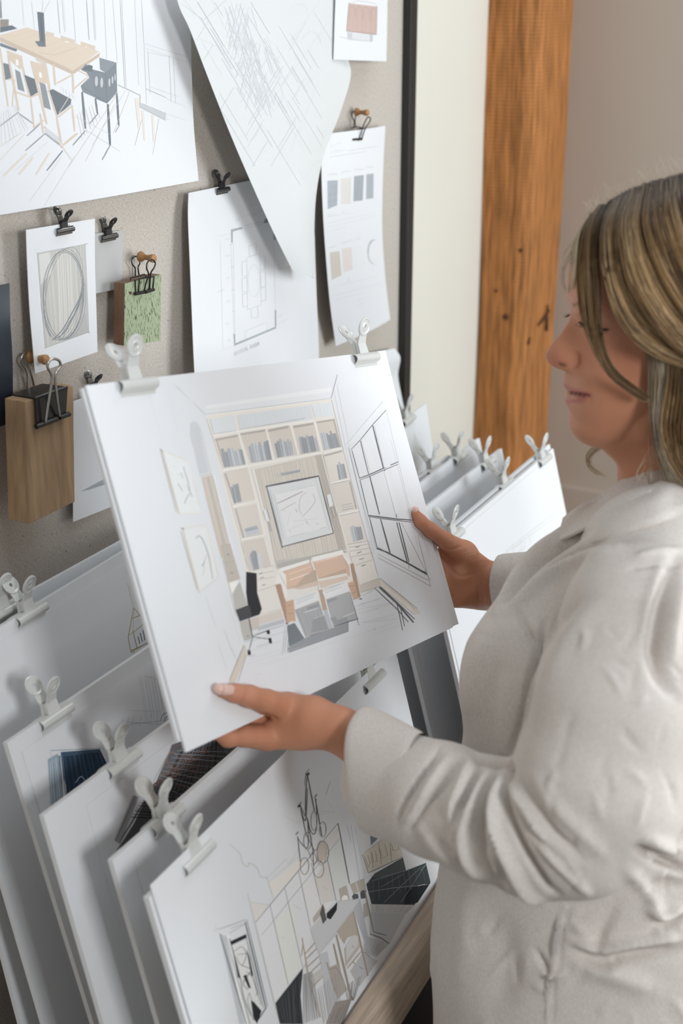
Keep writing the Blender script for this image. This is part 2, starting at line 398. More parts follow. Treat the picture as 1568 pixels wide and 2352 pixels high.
b = MB(); b.box(0.2, xr, WY, WY+0.0195, 0.55, 2.4); b.build('linen_panel', M['linen'], pb)
b = MB(); b.box(xr, xf, WY-0.012, WY+0.0195, 0.50, 2.4); b.box(0.2, xr, WY-0.012, WY+0.0195, 0.50, 0.549); b.build('frame', M['blackmetal'], pb, bevel=0.001)
# ---------------------------------------------------------------- clips and pins
def plate(b, prof, widths, t, segs=1):
    """bent strip: prof (y, z) list, half widths list, thickness t; runs across local x"""
    n = len(prof); V = []
    for i, ((y, z), hw) in enumerate(zip(prof, widths)):
        a = prof[max(i-1, 0)]; c = prof[min(i+1, n-1)]; d = np.array([c[0]-a[0], c[1]-a[1]]); d /= np.linalg.norm(d)
        ny, nz_ = d[1]*t, -d[0]*t
        V += [(-hw, y, z), (hw, y, z), (hw, y+ny, z+nz_), (-hw, y+ny, z+nz_)]
    F = [(0, 1, 2, 3), (4*n-1, 4*n-2, 4*n-3, 4*n-4)]
    for i in range(n-1):
        for j in range(4): F.append((4*i+j, 4*i+4+j, 4*i+4+(j+1) % 4, 4*i+(j+1) % 4))
    b.add(V, F)
def make_bulldog(name, s, m_body, m_in, jaw=0.0205, spread=1.0, m_bar=None, m_rear=None):
    """bulldog clip, origin on the sheet edge, local x along the edge, z up, -y towards the viewer"""
    root = empty(name, (0, 0, 0), None, None)
    for sg, nm in ((-1, 'front'), (1, 'rear')):
        b = MB()
        pr = [(.0030, .0105), (.0032, .005), (.0034, .001), (.0034, -.0016)]; wd = [.0066, .0070, .0074, .0078]
        plate(b, [(sg*y*s, z*s) for y, z in pr], [w_*s for w_ in wd], .0009*s*(1 if sg < 0 else -1))
        for sx in (-1, 1):                                        # side webs
            x0, x1 = sx*.0070*s, sx*.0063*s; q = [(sg*.0034*s, -.001*s), (sg*.0003*s, .001*s), (sg*.0003*s, .0095*s), (sg*.0032*s, .0115*s)]
            b.hexa([(x0, y, z) for y, z in q], [(x1, y, z) for y, z in q])
        b.build('clip_body', m_body, root)
        b = MB()
        pr = [(.0030, -.0006), (.0056, -.0013), (.0076, -.0031), (.0080, -.0053), (.0066, -.0078), (.0036, -.0092), (.0022, -.0102), (.0021, -.0132)]
        plate(b, [(sg*y*s, z*s) for y, z in pr], [jaw*s*k for k in (.97, 1, 1, 1, 1, .99, .97, .96)], .0009*s*(1 if sg < 0 else -1))
        o = b.build('jaw', m_bar or m_body, root, smooth=True); o.data.set_sharp_from_angle(angle=math.radians(48))
        b = MB(); ty, tz = sg*.0112*spread*s, .0245*s
        p0 = np.array([sg*.0030*s, .008*s]); p1 = np.array([ty, tz]); d = (p1-p0)/np.linalg.norm(p1-p0)
        q = [p0, p0+(p1-p0)*.45, p0+(p1-p0)*.78]
        plate(b, [tuple(x) for x in q], [.0070*s, .0062*s, .0060*s], .0009*s)
        c = np.array([0, ty, tz]); ax = np.array([0, d[1], -d[0]])*(-sg)*-1
        ax = np.array([0, -d[1], d[0]]) if sg < 0 else np.array([0, d[1], -d[0]])      # outward
        prof = [(.0019, -.0004), (.0019, .0005), (.0030, .0013), (.0046, .0007), (.0064, .0006), (.0079, .0012), (.0092, .0004), (.0092, -.0006), (.0082, -.0009), (.0064, -.0004), (.0034, -.0003)]
        n = 28; u = np.array([1.0, 0, 0]); v = np.cross(ax, u)
        V = [c+ax*h*s+r_*s*(u*math.cos(a)+v*math.sin(a)) for r_, h in prof for a in np.linspace(0, 2*math.pi, n, endpoint=False)]
        k = len(prof)
        b.add(V, [(i*n+j, i*n+(j+1) % n, ((i+1) % k)*n+(j+1) % n, ((i+1) % k)*n+j) for i in range(k) for j in range(n)])
        b.build('handle', (m_rear or m_body) if sg > 0 else m_body, root, smooth=False)
    b = MB(); b.tube([(-.0068*s, 0, .0062*s), (.0068*s, 0, .0062*s)], .0024*s, 12); b.build('spring', m_in, root)
    return root
clip0 = make_bulldog('bulldog_clip', 1.0, M['clip'], M['clip_in'])
bclip0 = make_bulldog('bulldog_clip', 0.56, M['blackmetal'], M['gunmetal'], spread=1.15, m_bar=M['gunmetal'], m_rear=M['gunmetal'])
def put_clip(proto, p, xdir, up, label, group=None):
    o = copy_tree(proto)
    x = Vector(xdir).normalized(); z = Vector(up); z = (z-x*z.dot(x)).normalized(); y = z.cross(x)
    o.matrix_world = Matrix(((x.x, y.x, z.x, p[0]), (x.y, y.y, z.y, p[1]), (x.z, y.z, z.z, p[2]), (0, 0, 0, 1)))
    return tag(o, label, 'clip', group)
M['pinwood'] = mat('turned_beech_pin', (0.42, 0.215, 0.085), 0.5, var=.2, vscale=200)
def push_pin(px, py, off, label, s=1.0):
    o = wallp(px, py, off); t = empty('push_pin', o, label, 'push pin')
    b = MB(); b.lathe([(.0012*s, 0), (.0055*s, 0), (.0060*s, .0012*s), (.0056*s, .003*s), (.0032*s, .006*s), (.0028*s, .010*s), (.0036*s, .014*s), (.0046*s, .0175*s), (.0047*s, .0195*s), (.0038*s, .0205*s)], o, (-.05, -1, -.02), 20)
    b.build('pin_head', M['pinwood'], t, smooth=True)
    b = MB(); b.tube([o+np.array([0, .001, 0]), o+np.array([0, off, 0])], .0006, 6); b.build('pin_shaft', M['silver'], t)
    return t

# ---------------------------------------------------------------- sheets on the pin board
def pinned(name, surf, m, label, cat='drawing', ink=None, inkname='drawing_ink', white=(228, 232, 236)):
    p = surf.G[0, surf.G.shape[1]//2]
    t = empty(name, p, label, cat); so = surf.build('sheet', m, t)
    if ink:
        k = Ink(surf, white); k.draw(ink) if isinstance(ink, str) else ink(k); k.build(so)
    return t

DINING = '''
@ 0 0 3.2667
F e0c9a8 0,262 200,205 745,385 548,535 0,285
F cdb193 0,278 548,528 750,395 745,425 545,560 0,310
H d8bd97 3 7 60,262 560,470 700,400 210,225
L b79c7c 2 290,395 410,412 575,355
F 5b6a77 0,200 90,190 130,215 0,245
F 8b8272 0,145 65,145 65,195 0,205
F 6b7681 0,0 8,0 15,135 0,140
F 5f6d77 278,88 328,95 342,350 300,345
F 66727c 260,310 330,305 345,350 290,350
L 4c5a66 3 300,90 322,345
C 9aa1a8 2 310,90 320,50 318,0
C 9aa1a8 2 325,95 350,50 372,5
F dcc3a3 345,235 405,250 402,280 345,265
F dcc3a3 455,265 560,300 558,330 455,300
F dcc3a3 605,310 715,345 712,380 605,350
L f0eee9 9 640,352 668,362
L f0eee9 9 488,310 515,318
F 66747f 0,320 130,370 120,388 0,345
# chair far left
F 697682 15,470 80,485 100,580 40,600
L dcc3a3 13 0,360 60,800
L dcc3a3 9 20,590 110,600 90,800
# chair two
F dcc3a3 50,375 165,420 175,500 150,520 60,440
L dcc3a3 15 60,420 120,720 140,830
L dcc3a3 15 155,440 220,720
F 7f8c94 112,520 150,540 185,690 135,670
F 5f6c78 180,560 265,595 290,690 230,725
L dcc3a3 12 120,690 230,730 300,700
L dcc3a3 12 230,740 255,960
L dcc3a3 12 290,710 375,680
F edf0f1 118,445 135,450 140,490 120,490
# chair three
F dcc3a3 225,455 350,490 365,620 300,640 250,560
L dcc3a3 17 240,480 310,760 350,930 
L dcc3a3 17 345,500 375,700 430,880
F 7f8c94 295,615 340,635 382,825 330,805
F 5f6c78 370,680 395,668 535,745 530,780 430,865
L 4a5966 2 375,680 430,862 538,780
L dcc3a3 14 425,880 465,1110
L dcc3a3 13 540,790 560,985
L dcc3a3 11 435,880 545,790
L dcc3a3 16 330,950 460,1085
L dcc3a3 16 465,1095 580,1000
L dcc3a3 13 300,850 325,1000
L dcc3a3 11 250,960 330,900 
F f2efe9 290,540 310,545 315,585 295,580
F ccd2d6 345,955 440,1030 455,1080 335,985
# table legs
L dcc3a3 14 400,480 415,640
L dcc3a3 14 545,550 550,700
L dcc3a3 11 425,625 545,560
L dcc3a3 11 590,530 665,570 550,670
F d6c4ae 265,420 350,470 350,500 270,450
# grey armchair
F 7b8791 745,432 872,470 790,545 750,520
F 6d7a85 670,515 790,545 872,470 878,690 800,775 715,740 680,640
F 727f8a 605,645 680,580 690,510 640,480 610,525 650,545 670,580 
F 727f8a 605,645 690,575 720,735 620,690
F 5f6c78 605,520 665,485 695,495 690,540
O b9c4c6 722,610 13,40
E 66737d 2 722,610 13,40
O b9c4c6 762,620 12,40
E 66737d 2 762,620 12,40
O b9c4c6 820,620 9,34
E 66737d 2 820,620 9,34
O b9c4c6 843,600 8,32
E 66737d 2 843,600 8,32
O b9c4c6 862,580 6,30
E 66737d 2 862,580 6,30
L 56646f 2 790,545 800,775
L 56646f 2 605,640 800,775 878,700
L 62707b 15 615,690 640,965
L 62707b 13 715,740 730,850
L 5c6a75 16 808,780 825,1090
L 62707b 14 875,700 890,940
# wall lines
L bcc3c9 2 235,10 262,235
L a9b0b8 4 430,0 450,250
L a3abb5 5 648,0 668,300
L bcc3c9 3 545,0 568,330
L b3bac1 2 780,0 800,440
L a0a8b0 3 900,0 935,660
L a0a8b0 2 912,0 946,660
L a9b0b6 2 1060,0 1078,320
L cfd4d8 3 165,0 180,190
L cfd4d8 3 845,0 880,470
L d3d8dc 3 1010,0 1040,640
L cdd3d8 14 700,0 715,300
L d7dce0 14 470,0 490,240
L b9c0c5 2 1075,325 1400,425
L c3c9ce 2 1088,360 1408,470
L b9c0c5 2 1080,330 1098,780
L b9c0c5 2 1108,380 1125,700
L b9c0c5 2 1115,395 1268,425
L b9c0c5 2 1268,420 1284,765
L c3c9ce 2 1300,435 1316,775
L 8d969c 3 1092,665 1248,733
L b9c0c5 2 1120,650 1340,725
L c3c9ce 2 1248,740 1390,800
L c9ced2 2 1240,850 1398,905
# skirting
L 9aa3aa 5 880,635 1050,715 1050,765
F bcc6c8 1040,765 1245,850 1240,905 1035,800
L 8f999e 2 1040,768 1245,852
L 9aa3a8 2 1040,795 1240,900
L ddc8a8 4 1240,850 1240,890 1265,895
# floor
F e8dcc9 1010,740 1040,730 1050,960 1035,960
F e8dcc9 1060,830 1078,830 1090,1055 1078,1055
F e8dcc9 1135,860 1150,860 1162,1070 1148,1070
L cfb28a 2 890,690 515,1250
L cfb28a 2 860,780 640,1210
L c9cdd2 2 940,680 690,1090
L c2a680 2 1060,900 1012,1090
L c2bcb2 2 1190,890 1145,1160
L d6c2a3 2 970,690 850,1000
L b9bec4 2 645,975 900,1135
L b9bec4 3 330,1000 470,1110
L 7e8a94 8 640,980 545,1090
L 6f7b86 9 470,1130 350,1280
L 7e8a94 8 825,1090 765,1200
L 7e8a94 8 735,850 670,930
L 8f99a2 7 895,940 865,990
L 7e8a94 7 340,1000 190,1130
L 7e8a94 7 300,930 200,1020
L 7e8a94 6 140,840 0,945
L 8f99a2 8 140,850 245,925
L 8f99a2 8 340,1000 445,1085
L cfd3d7 2 360,1060 100,1290
L e6d8c3 14 200,1150 25,1320
L e6d8c3 16 250,1180 140,1310
L e6d8c3 14 370,1150 270,1310
L ddc9ab 3 180,1010 0,1200
L ddc9ab 3 150,1000 0,1100
L ccd0d4 2 460,1180 220,1510
L ccd0d4 2 560,1170 330,1545
H b9bfc6 1.2 8 0,850 120,780 230,960 0,1100
H c5b49b 1.2 7 560,860 720,770 760,880 600,1060
L c5cace 2 560,870 830,1010
L e2d4bf 5 520,720 440,850
H cfd3d8 2 6 450,640 560,720 580,760 450,680
L e9dfd0 8 440,1060 540,1200
L 8d969c 2 1276,1322 1279,1325
'''
s = wall_sheet([(-70, -70, .010), (-70, 120, .010), (-70, 320, .012), (-70, 505, .014)],
               [(428, -70, .012), (437, 60, .012), (440, 160, .013), (445, 290, .017), (456, 415, .024)], nu=14, nv=20, bulge=.004)
pinned('dining_room_drawing', s, M['paper'], 'large marker drawing of a dining table with tan and grey chairs, pinned at top left', ink=DINING, white=(228, 234, 237))

PLAN = '''
@ 400 350 2.851
F 9ba9ac 370,505 445,487 448,500 372,522
F 9ba9ac 370,505 384,518 383,592 372,592
F 7f8d8f 595,433 618,432 625,456 585,464
F 8fa0a3 650,508 665,525 665,573 650,573
F 9ba9ac 386,1186 399,1190 401,1250 665,1140 668,1152 392,1268
F 9ba9ac 657,1032 668,1032 668,1140 658,1144
L a4aeb2 1.6 448,480 600,450
L b4bdc1 1.2 450,500 590,465
L aab4b8 1.5 370,600 392,1186
L aab4b8 1.5 386,600 398,1186
L b5bec2 1.2 652,580 662,1030
L 99a4a8 2 372,755 392,745
L 99a4a8 2 374,905 394,895
L 99a4a8 2 376,1045 396,1038
L 99a4a8 2 362,605 388,598
L 8f9b9e 1.8 488,612 537,600 537,665 492,680 488,612
L 9aa5a8 1.5 474,690 560,665 563,655
L 9aa5a8 1.5 474,690 480,1030 505,1020
L 9aa5a8 1.5 560,670 570,1000 480,1028
L 8f9b9e 1.8 442,720 472,710
L 8f9b9e 1.8 442,720 446,815 476,805
L 8f9b9e 1.8 443,828 476,818
L 8f9b9e 1.8 443,828 446,915 478,908
L 8f9b9e 1.8 445,930 479,920
L 8f9b9e 1.8 445,930 450,1015 480,1005
L 8f9b9e 1.8 562,682 595,675 595,762 566,770
L 8f9b9e 1.8 566,785 596,775 598,875 568,885
L 8f9b9e 1.8 568,890 598,880 600,965 570,975
L 8f9b9e 1.8 502,1025 505,1088 550,1075 545,1008
E c0c8cb 1.2 522,840 40,105
L aab4b8 1.5 463,1170 608,1112 606,1165
L aab4b8 1.5 463,1170 466,1225 600,1175
L c4ccce 1 290,550 400,525
L c4ccce 1 300,1300 400,1262
L c4ccce 1 668,1125 745,1090
L c4ccce 1 300,580 320,1290
L c4ccce 1 410,430 600,380
T 9fabb0 1 400,450 428,445 -12
T 9fabb0 1 500,425 535,418 -12
T 9fabb0 1 495,350 530,342 -14
T a5b0b4 1 335,575 360,568 -14
T a5b0b4 1 335,685 362,678 -14
T a5b0b4 1 340,830 362,825 -14
T 9fabb0 1.3 285,918 325,905 -20
T a5b0b4 1 340,985 366,978 -14
T a5b0b4 1 335,1130 366,1120 -14
T a5b0b4 1 345,1240 368,1232 -12
T a5b0b4 1 670,772 700,765 -16
T a5b0b4 1 730,762 758,752 -16
T a5b0b4 1 680,1078 706,1070 -12
'''
def plan_ink(k):
    k.draw(PLAN); lettering(k, 'DINING ROOM', (539, 817), (596, 793), (-1, -9), 'a9b0b3', 1.2)
s = wall_sheet([(433, 443, .012), (432, 500, .016), (436, 600, .02), (440, 700, .024), (444, 800, .028), (448, 880, .03)],
               [(727, 384, .006), (724, 470, .010), (723, 560, .014), (727, 680, .018), (731, 770, .020), (734, 870, .022)], nu=12, nv=24, bulge=.0)
pinned('floor_plan', s, M['paper'], 'white sheet with a pencilled dining room floor plan, clipped below the tracing paper', ink=plan_ink, white=(232, 238, 241))

M['tracing'] = mat('tracing_paper', (0.82, 0.84, 0.84), 0.55, spec=0.3)
_n = M['tracing'].node_tree; _b = _n.nodes['Principled BSDF']; _b.inputs['Alpha'].default_value = 0.86
def trace_ink(k):
    k.draw('''
@ 400 0 3.0154
L a9b2b6 2 60,30 200,140 360,0
L aab2b6 1.6 130,110 140,80
L b9c1c5 1.5 70,0 170,120 520,620
L c3cacd 1.5 200,140 420,540
L c6cdd0 1.5 260,0 480,470
L bfc7cb 1.5 320,330 180,270 330,520
L c6cdd0 1.5 560,170 720,560 840,860
L c6cdd0 1.5 700,430 1010,0
L c6cdd0 1.5 650,730 1060,160
L c9d0d3 1.5 800,700 1100,400
L c6cdd0 1.5 640,240 730,540
L c9d0d3 1.5 800,1050 1000,560
L cbd2d5 1.5 560,420 900,1050
C bfc7ca 1.5 880,280 920,230 960,220 1000,250 1015,290
C bfc7ca 1.5 800,60 860,30 910,40 915,90
L b8c0c3 2 1000,260 1015,300
C c3cacd 1.5 700,720 745,700 740,610 720,560
L bac3c8 1.5 650,730 710,660 745,690 690,770 650,730
C c6cdd0 1.5 870,1180 900,1240 960,1150 1030,1100
L ccd3d5 1.5 560,1350 810,1210
''')
    for i in range(120):
        x = random.gauss(560, 60)+i*.4; y = random.uniform(20, 640); L = random.uniform(60, 220)
        x = 420+y*.28+random.gauss(0, 45)
        k.line(random.choice(['c6ced4', 'ccd4d8', 'd0d7db']), random.uniform(.8, 2.2), [(400+x/3.0154, y/3.0154), (400+(x+random.choice([L*.3, -L*.25]))/3.0154, (y+L)/3.0154)])
    for i in range(60):
        x = random.uniform(150, 1000); y = random.uniform(0, 1000); L = random.uniform(100, 420); sgn = random.choice([1, -1, 1])
        if y > 3.6*(x-60) or y+L > 1300: continue
        k.line(random.choice(['cdd4d7', 'd2d8db', 'c8d0d3']), random.uniform(.7, 1.3), [(400+x/3.0154, y/3.0154), (400+(x+sgn*L*.6)/3.0154, (y+L)/3.0154)])
s = wall_sheet([(392, -70, .040), (410, 10, .040), (437, 70, .042), (475, 170, .044), (530, 310, .046), (577, 420, .048), (615, 505, .050), (642, 562, .052), (672, 622, .052)],
               [(778, -70, .022), (786, 40, .022), (799, 130, .022), (805, 178, .024), (780, 262, .030), (745, 352, .036), (727, 440, .042), (721, 540, .044), (722, 640, .046)], nu=14, nv=40, bulge=.006)
pinned('tracing_sheet', s, M['tracing'], 'big translucent tracing paper sheet with faint pencil lines, hanging diagonally over the floor plan', ink=trace_ink, white=(226, 231, 232))

CAB = '''
@ 400 0 3.0154
F cfa794 1208,22 1405,45 1400,240 1192,215
H b98d7a 2 15 1210,25 1402,45 1398,238 1194,215
L 9c7566 3 1208,22 1192,215 1400,240 1405,45
L 8a6658 3 1192,215 1400,238
L c0978a 2 1208,22 1275,5 1390,25 1405,45
C a57e6e 2 1215,130 1215,60 1232,42 1248,62 1250,130
C a57e6e 2 1262,135 1262,65 1280,46 1298,68 1298,140
C a57e6e 2 1312,140 1312,70 1330,52 1348,74 1348,145
C a57e6e 2 1362,145 1362,78 1378,58 1394,80 1394,150
C c79f8c 2 1225,100 1232,70 1242,100
C c79f8c 2 1272,105 1280,72 1290,108
C c79f8c 2 1322,110 1330,80 1340,112
F c2c7ce 1196,222 1232,226 1232,270 1200,265
F d9dcdf 1232,226 1370,240 1370,285 1232,272
F b5bcc4 1355,238 1375,240 1372,288 1355,285
L a9b2bc 3 1145,255 1230,275 1370,287
'''
s = wall_sheet([(772, -30, .028), (769, 40, .028), (766, 137, .030)], [(890, -30, .020), (889, 50, .020), (887, 141, .022)], nu=6, nv=8)
pinned('cabinet_card', s, M['paper'], 'small white card with a reddish brown cabinet drawing at the top edge of the photo', ink=CAB, white=(230, 236, 240))

SWATCH = '''
@ 400 0 3.0154
F a3afb9 1060,1252 1132,1248 1128,1420 1062,1448
H 93a0a9 3 7 1062,1255 1130,1250 1125,1425 1064,1450
F e6e2d4 1152,1238 1225,1230 1222,1410 1154,1415
H ded9c9 3 6 1155,1240 1222,1232 1220,1408 1156,1412
F 98a6ae 1245,1220 1312,1212 1305,1388 1240,1395
L c9cccf 4 1245,1310 1305,1300
L c9cccf 3 1243,1350 1305,1345
L bfc3c6 3 1244,1370 1304,1362
F a3b1b7 1330,1208 1380,1200 1378,1372 1328,1380
H 9aa9b0 3 5 1332,1210 1378,1204 1376,1370 1330,1378
T 8d9498 1.2 1062,1218 1130,1210 -18
T 8d9498 1.2 1155,1200 1222,1190 -18
T 8d9498 1.2 1245,1185 1310,1175 -16
T 8d9498 1.2 1330,1165 1375,1158 -14
T b3b9bd 1 1078,1020 1155,1000 -18
T a0a6aa 1.2 1078,1065 1190,1040 -18
L b3b9bd 2 1200,1045 1410,1012
L b3b9bd 2 1072,1090 1330,1048
L c0c6c9 1.5 1065,1500 1160,1485
L c0c6c9 1.5 1180,1485 1240,1475
T b5bbbf 1 1064,1500 1082,1498 -12
T b5bbbf 1 1160,1475 1176,1473 -12
@ 400 350 2.851
F d9cdb8 1018,655 1082,645 1095,805 1030,835
H cbbda3 3 7 1020,658 1080,650 1092,805 1034,830
F e8dbd2 1098,632 1162,620 1168,765 1108,785
F eceff0 1180,612 1240,605 1245,745 1185,760
C 9aa4a9 5 1315,572 1285,585 1268,640 1275,700 1300,730
C a9b3b7 2 1310,568 1280,600 1266,640 1275,705 1310,735
C b9c2c6 2 1300,575 1275,620 1272,690 1292,722
T 9aa2a6 1.1 1010,628 1055,618 -12
T 9aa2a6 1.1 1095,600 1168,580 -12
T a9b0b4 1.1 1185,575 1222,565 -12
L ccd2d5 1.3 1005,465 1100,440 1310,400
L ccd2d5 1.3 1005,490 1310,420
L ccd2d5 1.3 1010,515 1130,490
L ccd2d5 1.3 1005,410 1060,400
L ccd2d5 1.3 1035,880 1330,810
L ccd2d5 1.3 1040,940 1340,860
L d3d8da 1.3 1040,970 1240,920
T c3cacd 1 1195,975 1235,965 -10
T c3cacd 1 1195,1005 1232,995 -10
T c3cacd 1 1130,850 1150,840 -20
'''
s = wall_sheet([(741, 308, .022), (738, 370, .026), (741, 470, .028), (747, 570, .026), (757, 690, .022), (771, 795, .016)],
               [(885, 289, .010), (881, 360, .012), (878, 450, .016), (878, 540, .020), (885, 640, .024), (896, 734, .030)], nu=10, nv=24, bulge=.004)
pinned('colour_swatch_sheet', s, M['paper'], 'tall white sheet of grey and sand marker swatches beside the black frame', ink=SWATCH, white=(236, 241, 243))

def ring_ink(k):
    k.draw('''
@ 0 450 2.94
F bfbfba 250,388 575,325 598,920 305,1028
H cdc8bd 12 9 262,395 560,338 585,915 318,1015
H b3b3ae 5 5 500,345 572,328 595,918 540,935
H d6d3cc 9 6 380,380 480,360 500,930 400,960
F d9d9d5 262,395 330,380 350,520 275,600
F aeb0ac 575,780 598,920 420,985 500,900
L 8c8f92 2 245,388 595,322
L 8c8f92 2 250,380 305,1030
L 8c8f92 2 575,318 600,930
L 8c8f92 2.4 300,1028 605,918
L 777b80 2.5 575,325 595,322
L 777b80 2.5 590,925 606,918
''')
    def ell(cx, cy, rx, ry, rot, col, w_, a0=0, a1=6.6):
        pts = []
        for a in np.linspace(a0, a1, 60):
            x, y = rx*math.cos(a), ry*math.sin(a); pts.append(((cx+x*math.cos(rot)-y*math.sin(rot))/2.94, 450+(cy+x*math.sin(rot)+y*math.cos(rot))/2.94))
        k.line(col, w_, pts, False)
    for q in ((428, 668, 138, 302, .03), (425, 665, 130, 310, .1), (432, 672, 126, 290, .02), (420, 675, 142, 300, .06), (430, 660, 118, 318, .18), (436, 670, 142, 296, -.02)):
        ell(*q, random.choice(['6f757c', '7b8086', '858a8f']), random.uniform(.7, 1.6))
    k.draw('''
C 757c84 7 358,970 420,905 480,800 540,680 562,560
C 757c84 6 350,975 430,925 500,800 560,640
C 7d848b 5 400,960 450,880 530,740 568,600
C 80868c 3 410,975 470,870 545,720
C 6f757c 4 300,560 292,680 300,820 340,950
''')
s = wall_sheet([(60, 528, .020), (63, 610, .020), (69, 720, .020), (81, 858, .026)], [(218, 502, .014), (218, 600, .014), (221, 700, .016), (224, 808, .022)], nu=8, nv=14)
pinned('ring_sketch_card', s, M['paper'], 'white card with a scribbled grey oval ring drawing, clipped above the oak sample', ink=ring_ink, white=(226, 230, 235))
M['greycard'] = mat('warm_grey_card', (0.50, 0.50, 0.485), 0.85, spec=0.2)
s = wall_sheet([(205, 538, .005), (205, 677, .008)], [(282, 529, .003), (280, 662, .006)], nu=4, nv=4)
pinned('grey_card', s, M['greycard'], 'plain grey card half hidden behind the ring drawing', 'card')
def swoosh(k): k.draw('@ 0 450 2.94\nF a5adb8 545,1995 700,1912 770,1900 770,1935 700,1952 600,1985\nF 97a0ac 600,1975 720,1915 770,1910 700,1950\nL 8b94a0 2 545,1995 620,1968')
s = wall_sheet([(169, 921, .006), (168, 1060, .008), (168, 1199, .012)], [(300, 878, .006), (302, 1010, .008), (303, 1145, .012)], nu=6, nv=8)
pinned('pale_card', s, M['paper'], 'pale blue lit white card with a grey brush stroke, right of the oak sample', 'card', swoosh, 'brush_stroke')
s = wall_sheet([(-60, 668, .012), (-60, 830, .012), (-60, 1000, .012)], [(22, 650, .014), (24, 740, .016), (29, 830, .014), (30, 970, .012)], nu=6, nv=10)
M['navy'] = mat('dark_blue_grey_print', (0.02, 0.03, 0.045), 0.35, var=.5, vscale=12, spec=.5)
pinned('dark_print', s, M['navy'], 'dark glossy print cut off by the left edge of the photo', 'print')
s = wall_sheet([(850, 812, .012), (862, 880, .014), (870, 990, .016)], [(906, 800, .010), (919, 822, .016), (914, 862, .012), (922, 910, .014), (938, 985, .016)], nu=5, nv=14)
pinned('loose_sheet', s, M['paper'], 'white sheet with a curled corner beside the foot of the black frame', 'sheet')

# wood samples
def slab(name, c, thick, m, m2, label, cat, holes=None, bev=.0008):
    """c: front face corners as (px,py,off); goes back towards the wall by thick"""
    f = [wallp(*q) for q in c]; t = empty(name, f[3], label, cat)
    bk = [p+np.array([0, thick, 0]) for p in f]
    b = MB(); b.hexa(f, bk); o = b.build('block', m, t)
    bv = o.modifiers.new('b', 'BEVEL'); bv.width = bev; bv.segments = 2
    bm = bmesh.new(); bm.from_mesh(o.data); bmesh.ops.recalc_face_normals(bm, faces=bm.faces); bm.to_mesh(o.data); bm.free()
    return t, f
M['oak'] = mat('oak', (0.47, 0.315, 0.185), 0.55, bump=.3, bscale=120, var=.22, vscale=38, stretch=(3.5, 3.5, .35), spec=.3)
_, of = slab('oak_sample_block', [(58, 923, .047), (168, 885, .047), (172, 1153, .050), (66, 1204, .050)], .025, M['oak'], None, 'thick oak block hanging from a big black binder clip', 'wood sample')
M['greenpaint'] = mat('green_painted_grain', (0.36, 0.42, 0.27), 0.6, spec=.3)
nt = M['greenpaint'].node_tree; bs = nt.nodes['Principled BSDF']; tc = nt.nodes.new('ShaderNodeTexCoord')
mp = nt.nodes.new('ShaderNodeMapping'); mp.inputs['Scale'].default_value = (900, 900, 150); mp.inputs['Rotation'].default_value = (0, .16, 0)
n = nt.nodes.new('ShaderNodeTexNoise'); n.inputs['Scale'].default_value = 1; n.inputs['Detail'].default_value = 1
r = nt.nodes.new('ShaderNodeValToRGB'); r.color_ramp.elements[0].position = .36; r.color_ramp.elements[1].position = .42
r.color_ramp.elements[0].color = (.09, .085, .055, 1); r.color_ramp.elements[1].color = (.36, .42, .27, 1)
nt.links.new(tc.outputs['Object'], mp.inputs[0]); nt.links.new(mp.outputs[0], n.inputs[0]); nt.links.new(n.outputs[0], r.inputs[0]); nt.links.new(r.outputs[0], bs.inputs['Base Color'])
gt, gf = slab('green_sample_block', [(286, 651, .030), (369, 630, .030), (367, 783, .032), (284, 794, .032)], .0135, mat('brown_wood_edge', (.20, .11, .065), .6, var=.2, vscale=60), None, 'small wood block painted green with dark open grain', 'wood sample')
b = MB(); g2 = [p+np.array([0, -.0006, 0]) for p in gf]; b.hexa(g2, gf); b.build('painted_face', M['greenpaint'], gt)
b = MB(); b.lathe([(.0016, 0), (.0016, .0006)], wallp(299, 673, .0308), (0, -1, 0), 12); b.build('drill_hole', mat('hole', (.10, .04, .015), .8), gt)

# binder clip with steel handles on the oak block
def wcurve(pts, n=40): return catmull([wallp(*q) for q in pts], n)
bc = empty('binder_clip', wallp(120, 950, .05), 'big black binder clip with silver wire handles gripping the oak block', 'clip')
b = MB()
A = [wallp(79, 917, .049), wallp(154, 891, .049)]; Bq = [wallp(83, 976, .050), wallp(150, 949, .050)]
Bk = [p+np.array([0, .030, -.001]) for p in A]; up1 = np.array([0, 0, .0015]); th = np.array([0, -.0012, 0])
b.hexa([A[0]+up1, A[1]+up1, Bk[1]+up1, Bk[0]+up1], [A[0]-up1*0.2, A[1]-up1*0.2, Bk[1]-up1*0.2, Bk[0]-up1*0.2])
b.hexa([A[0]+up1, A[1]+up1, Bq[1], Bq[0]], [A[0]+up1+th, A[1]+up1+th, Bq[1]+th, Bq[0]+th])
b.build('spring_body', M['blackmetal'], bc, bevel=.0004)
b = MB()
b.tube([wallp(83, 980, .0525), wallp(131, 962, .0525)], .0025, 14); b.tube([wallp(136, 959, .0525), wallp(159, 951, .0525)], .0025, 14); b.tube([wallp(79, 915, .0505), wallp(154, 889, .0505)], .0014, 10)
b.build('rolled_lip', M['blackmetal'], bc)
b = MB(); b.tube(wcurve([(104, 973, .054), (110, 930, .056), (119, 868, .059), (109, 843, .060), (113, 829, .061), (124, 824, .061), (136, 829, .061), (138, 842, .060), (127, 862, .059), (131, 915, .057), (137, 956, .054)], 60), .00135, 8)
b.build('wire_handle', M['silver'], bc, smooth=True)
b = MB(); b.tube(wcurve([(61, 897, .007), (62, 862, .008), (58, 846, .009), (48, 832, .009), (50, 819, .010), (60, 812, .010), (70, 817, .010), (73, 828, .009), (69, 846, .009), (75, 872, .008), (79, 890, .007)], 60), .00135, 8)
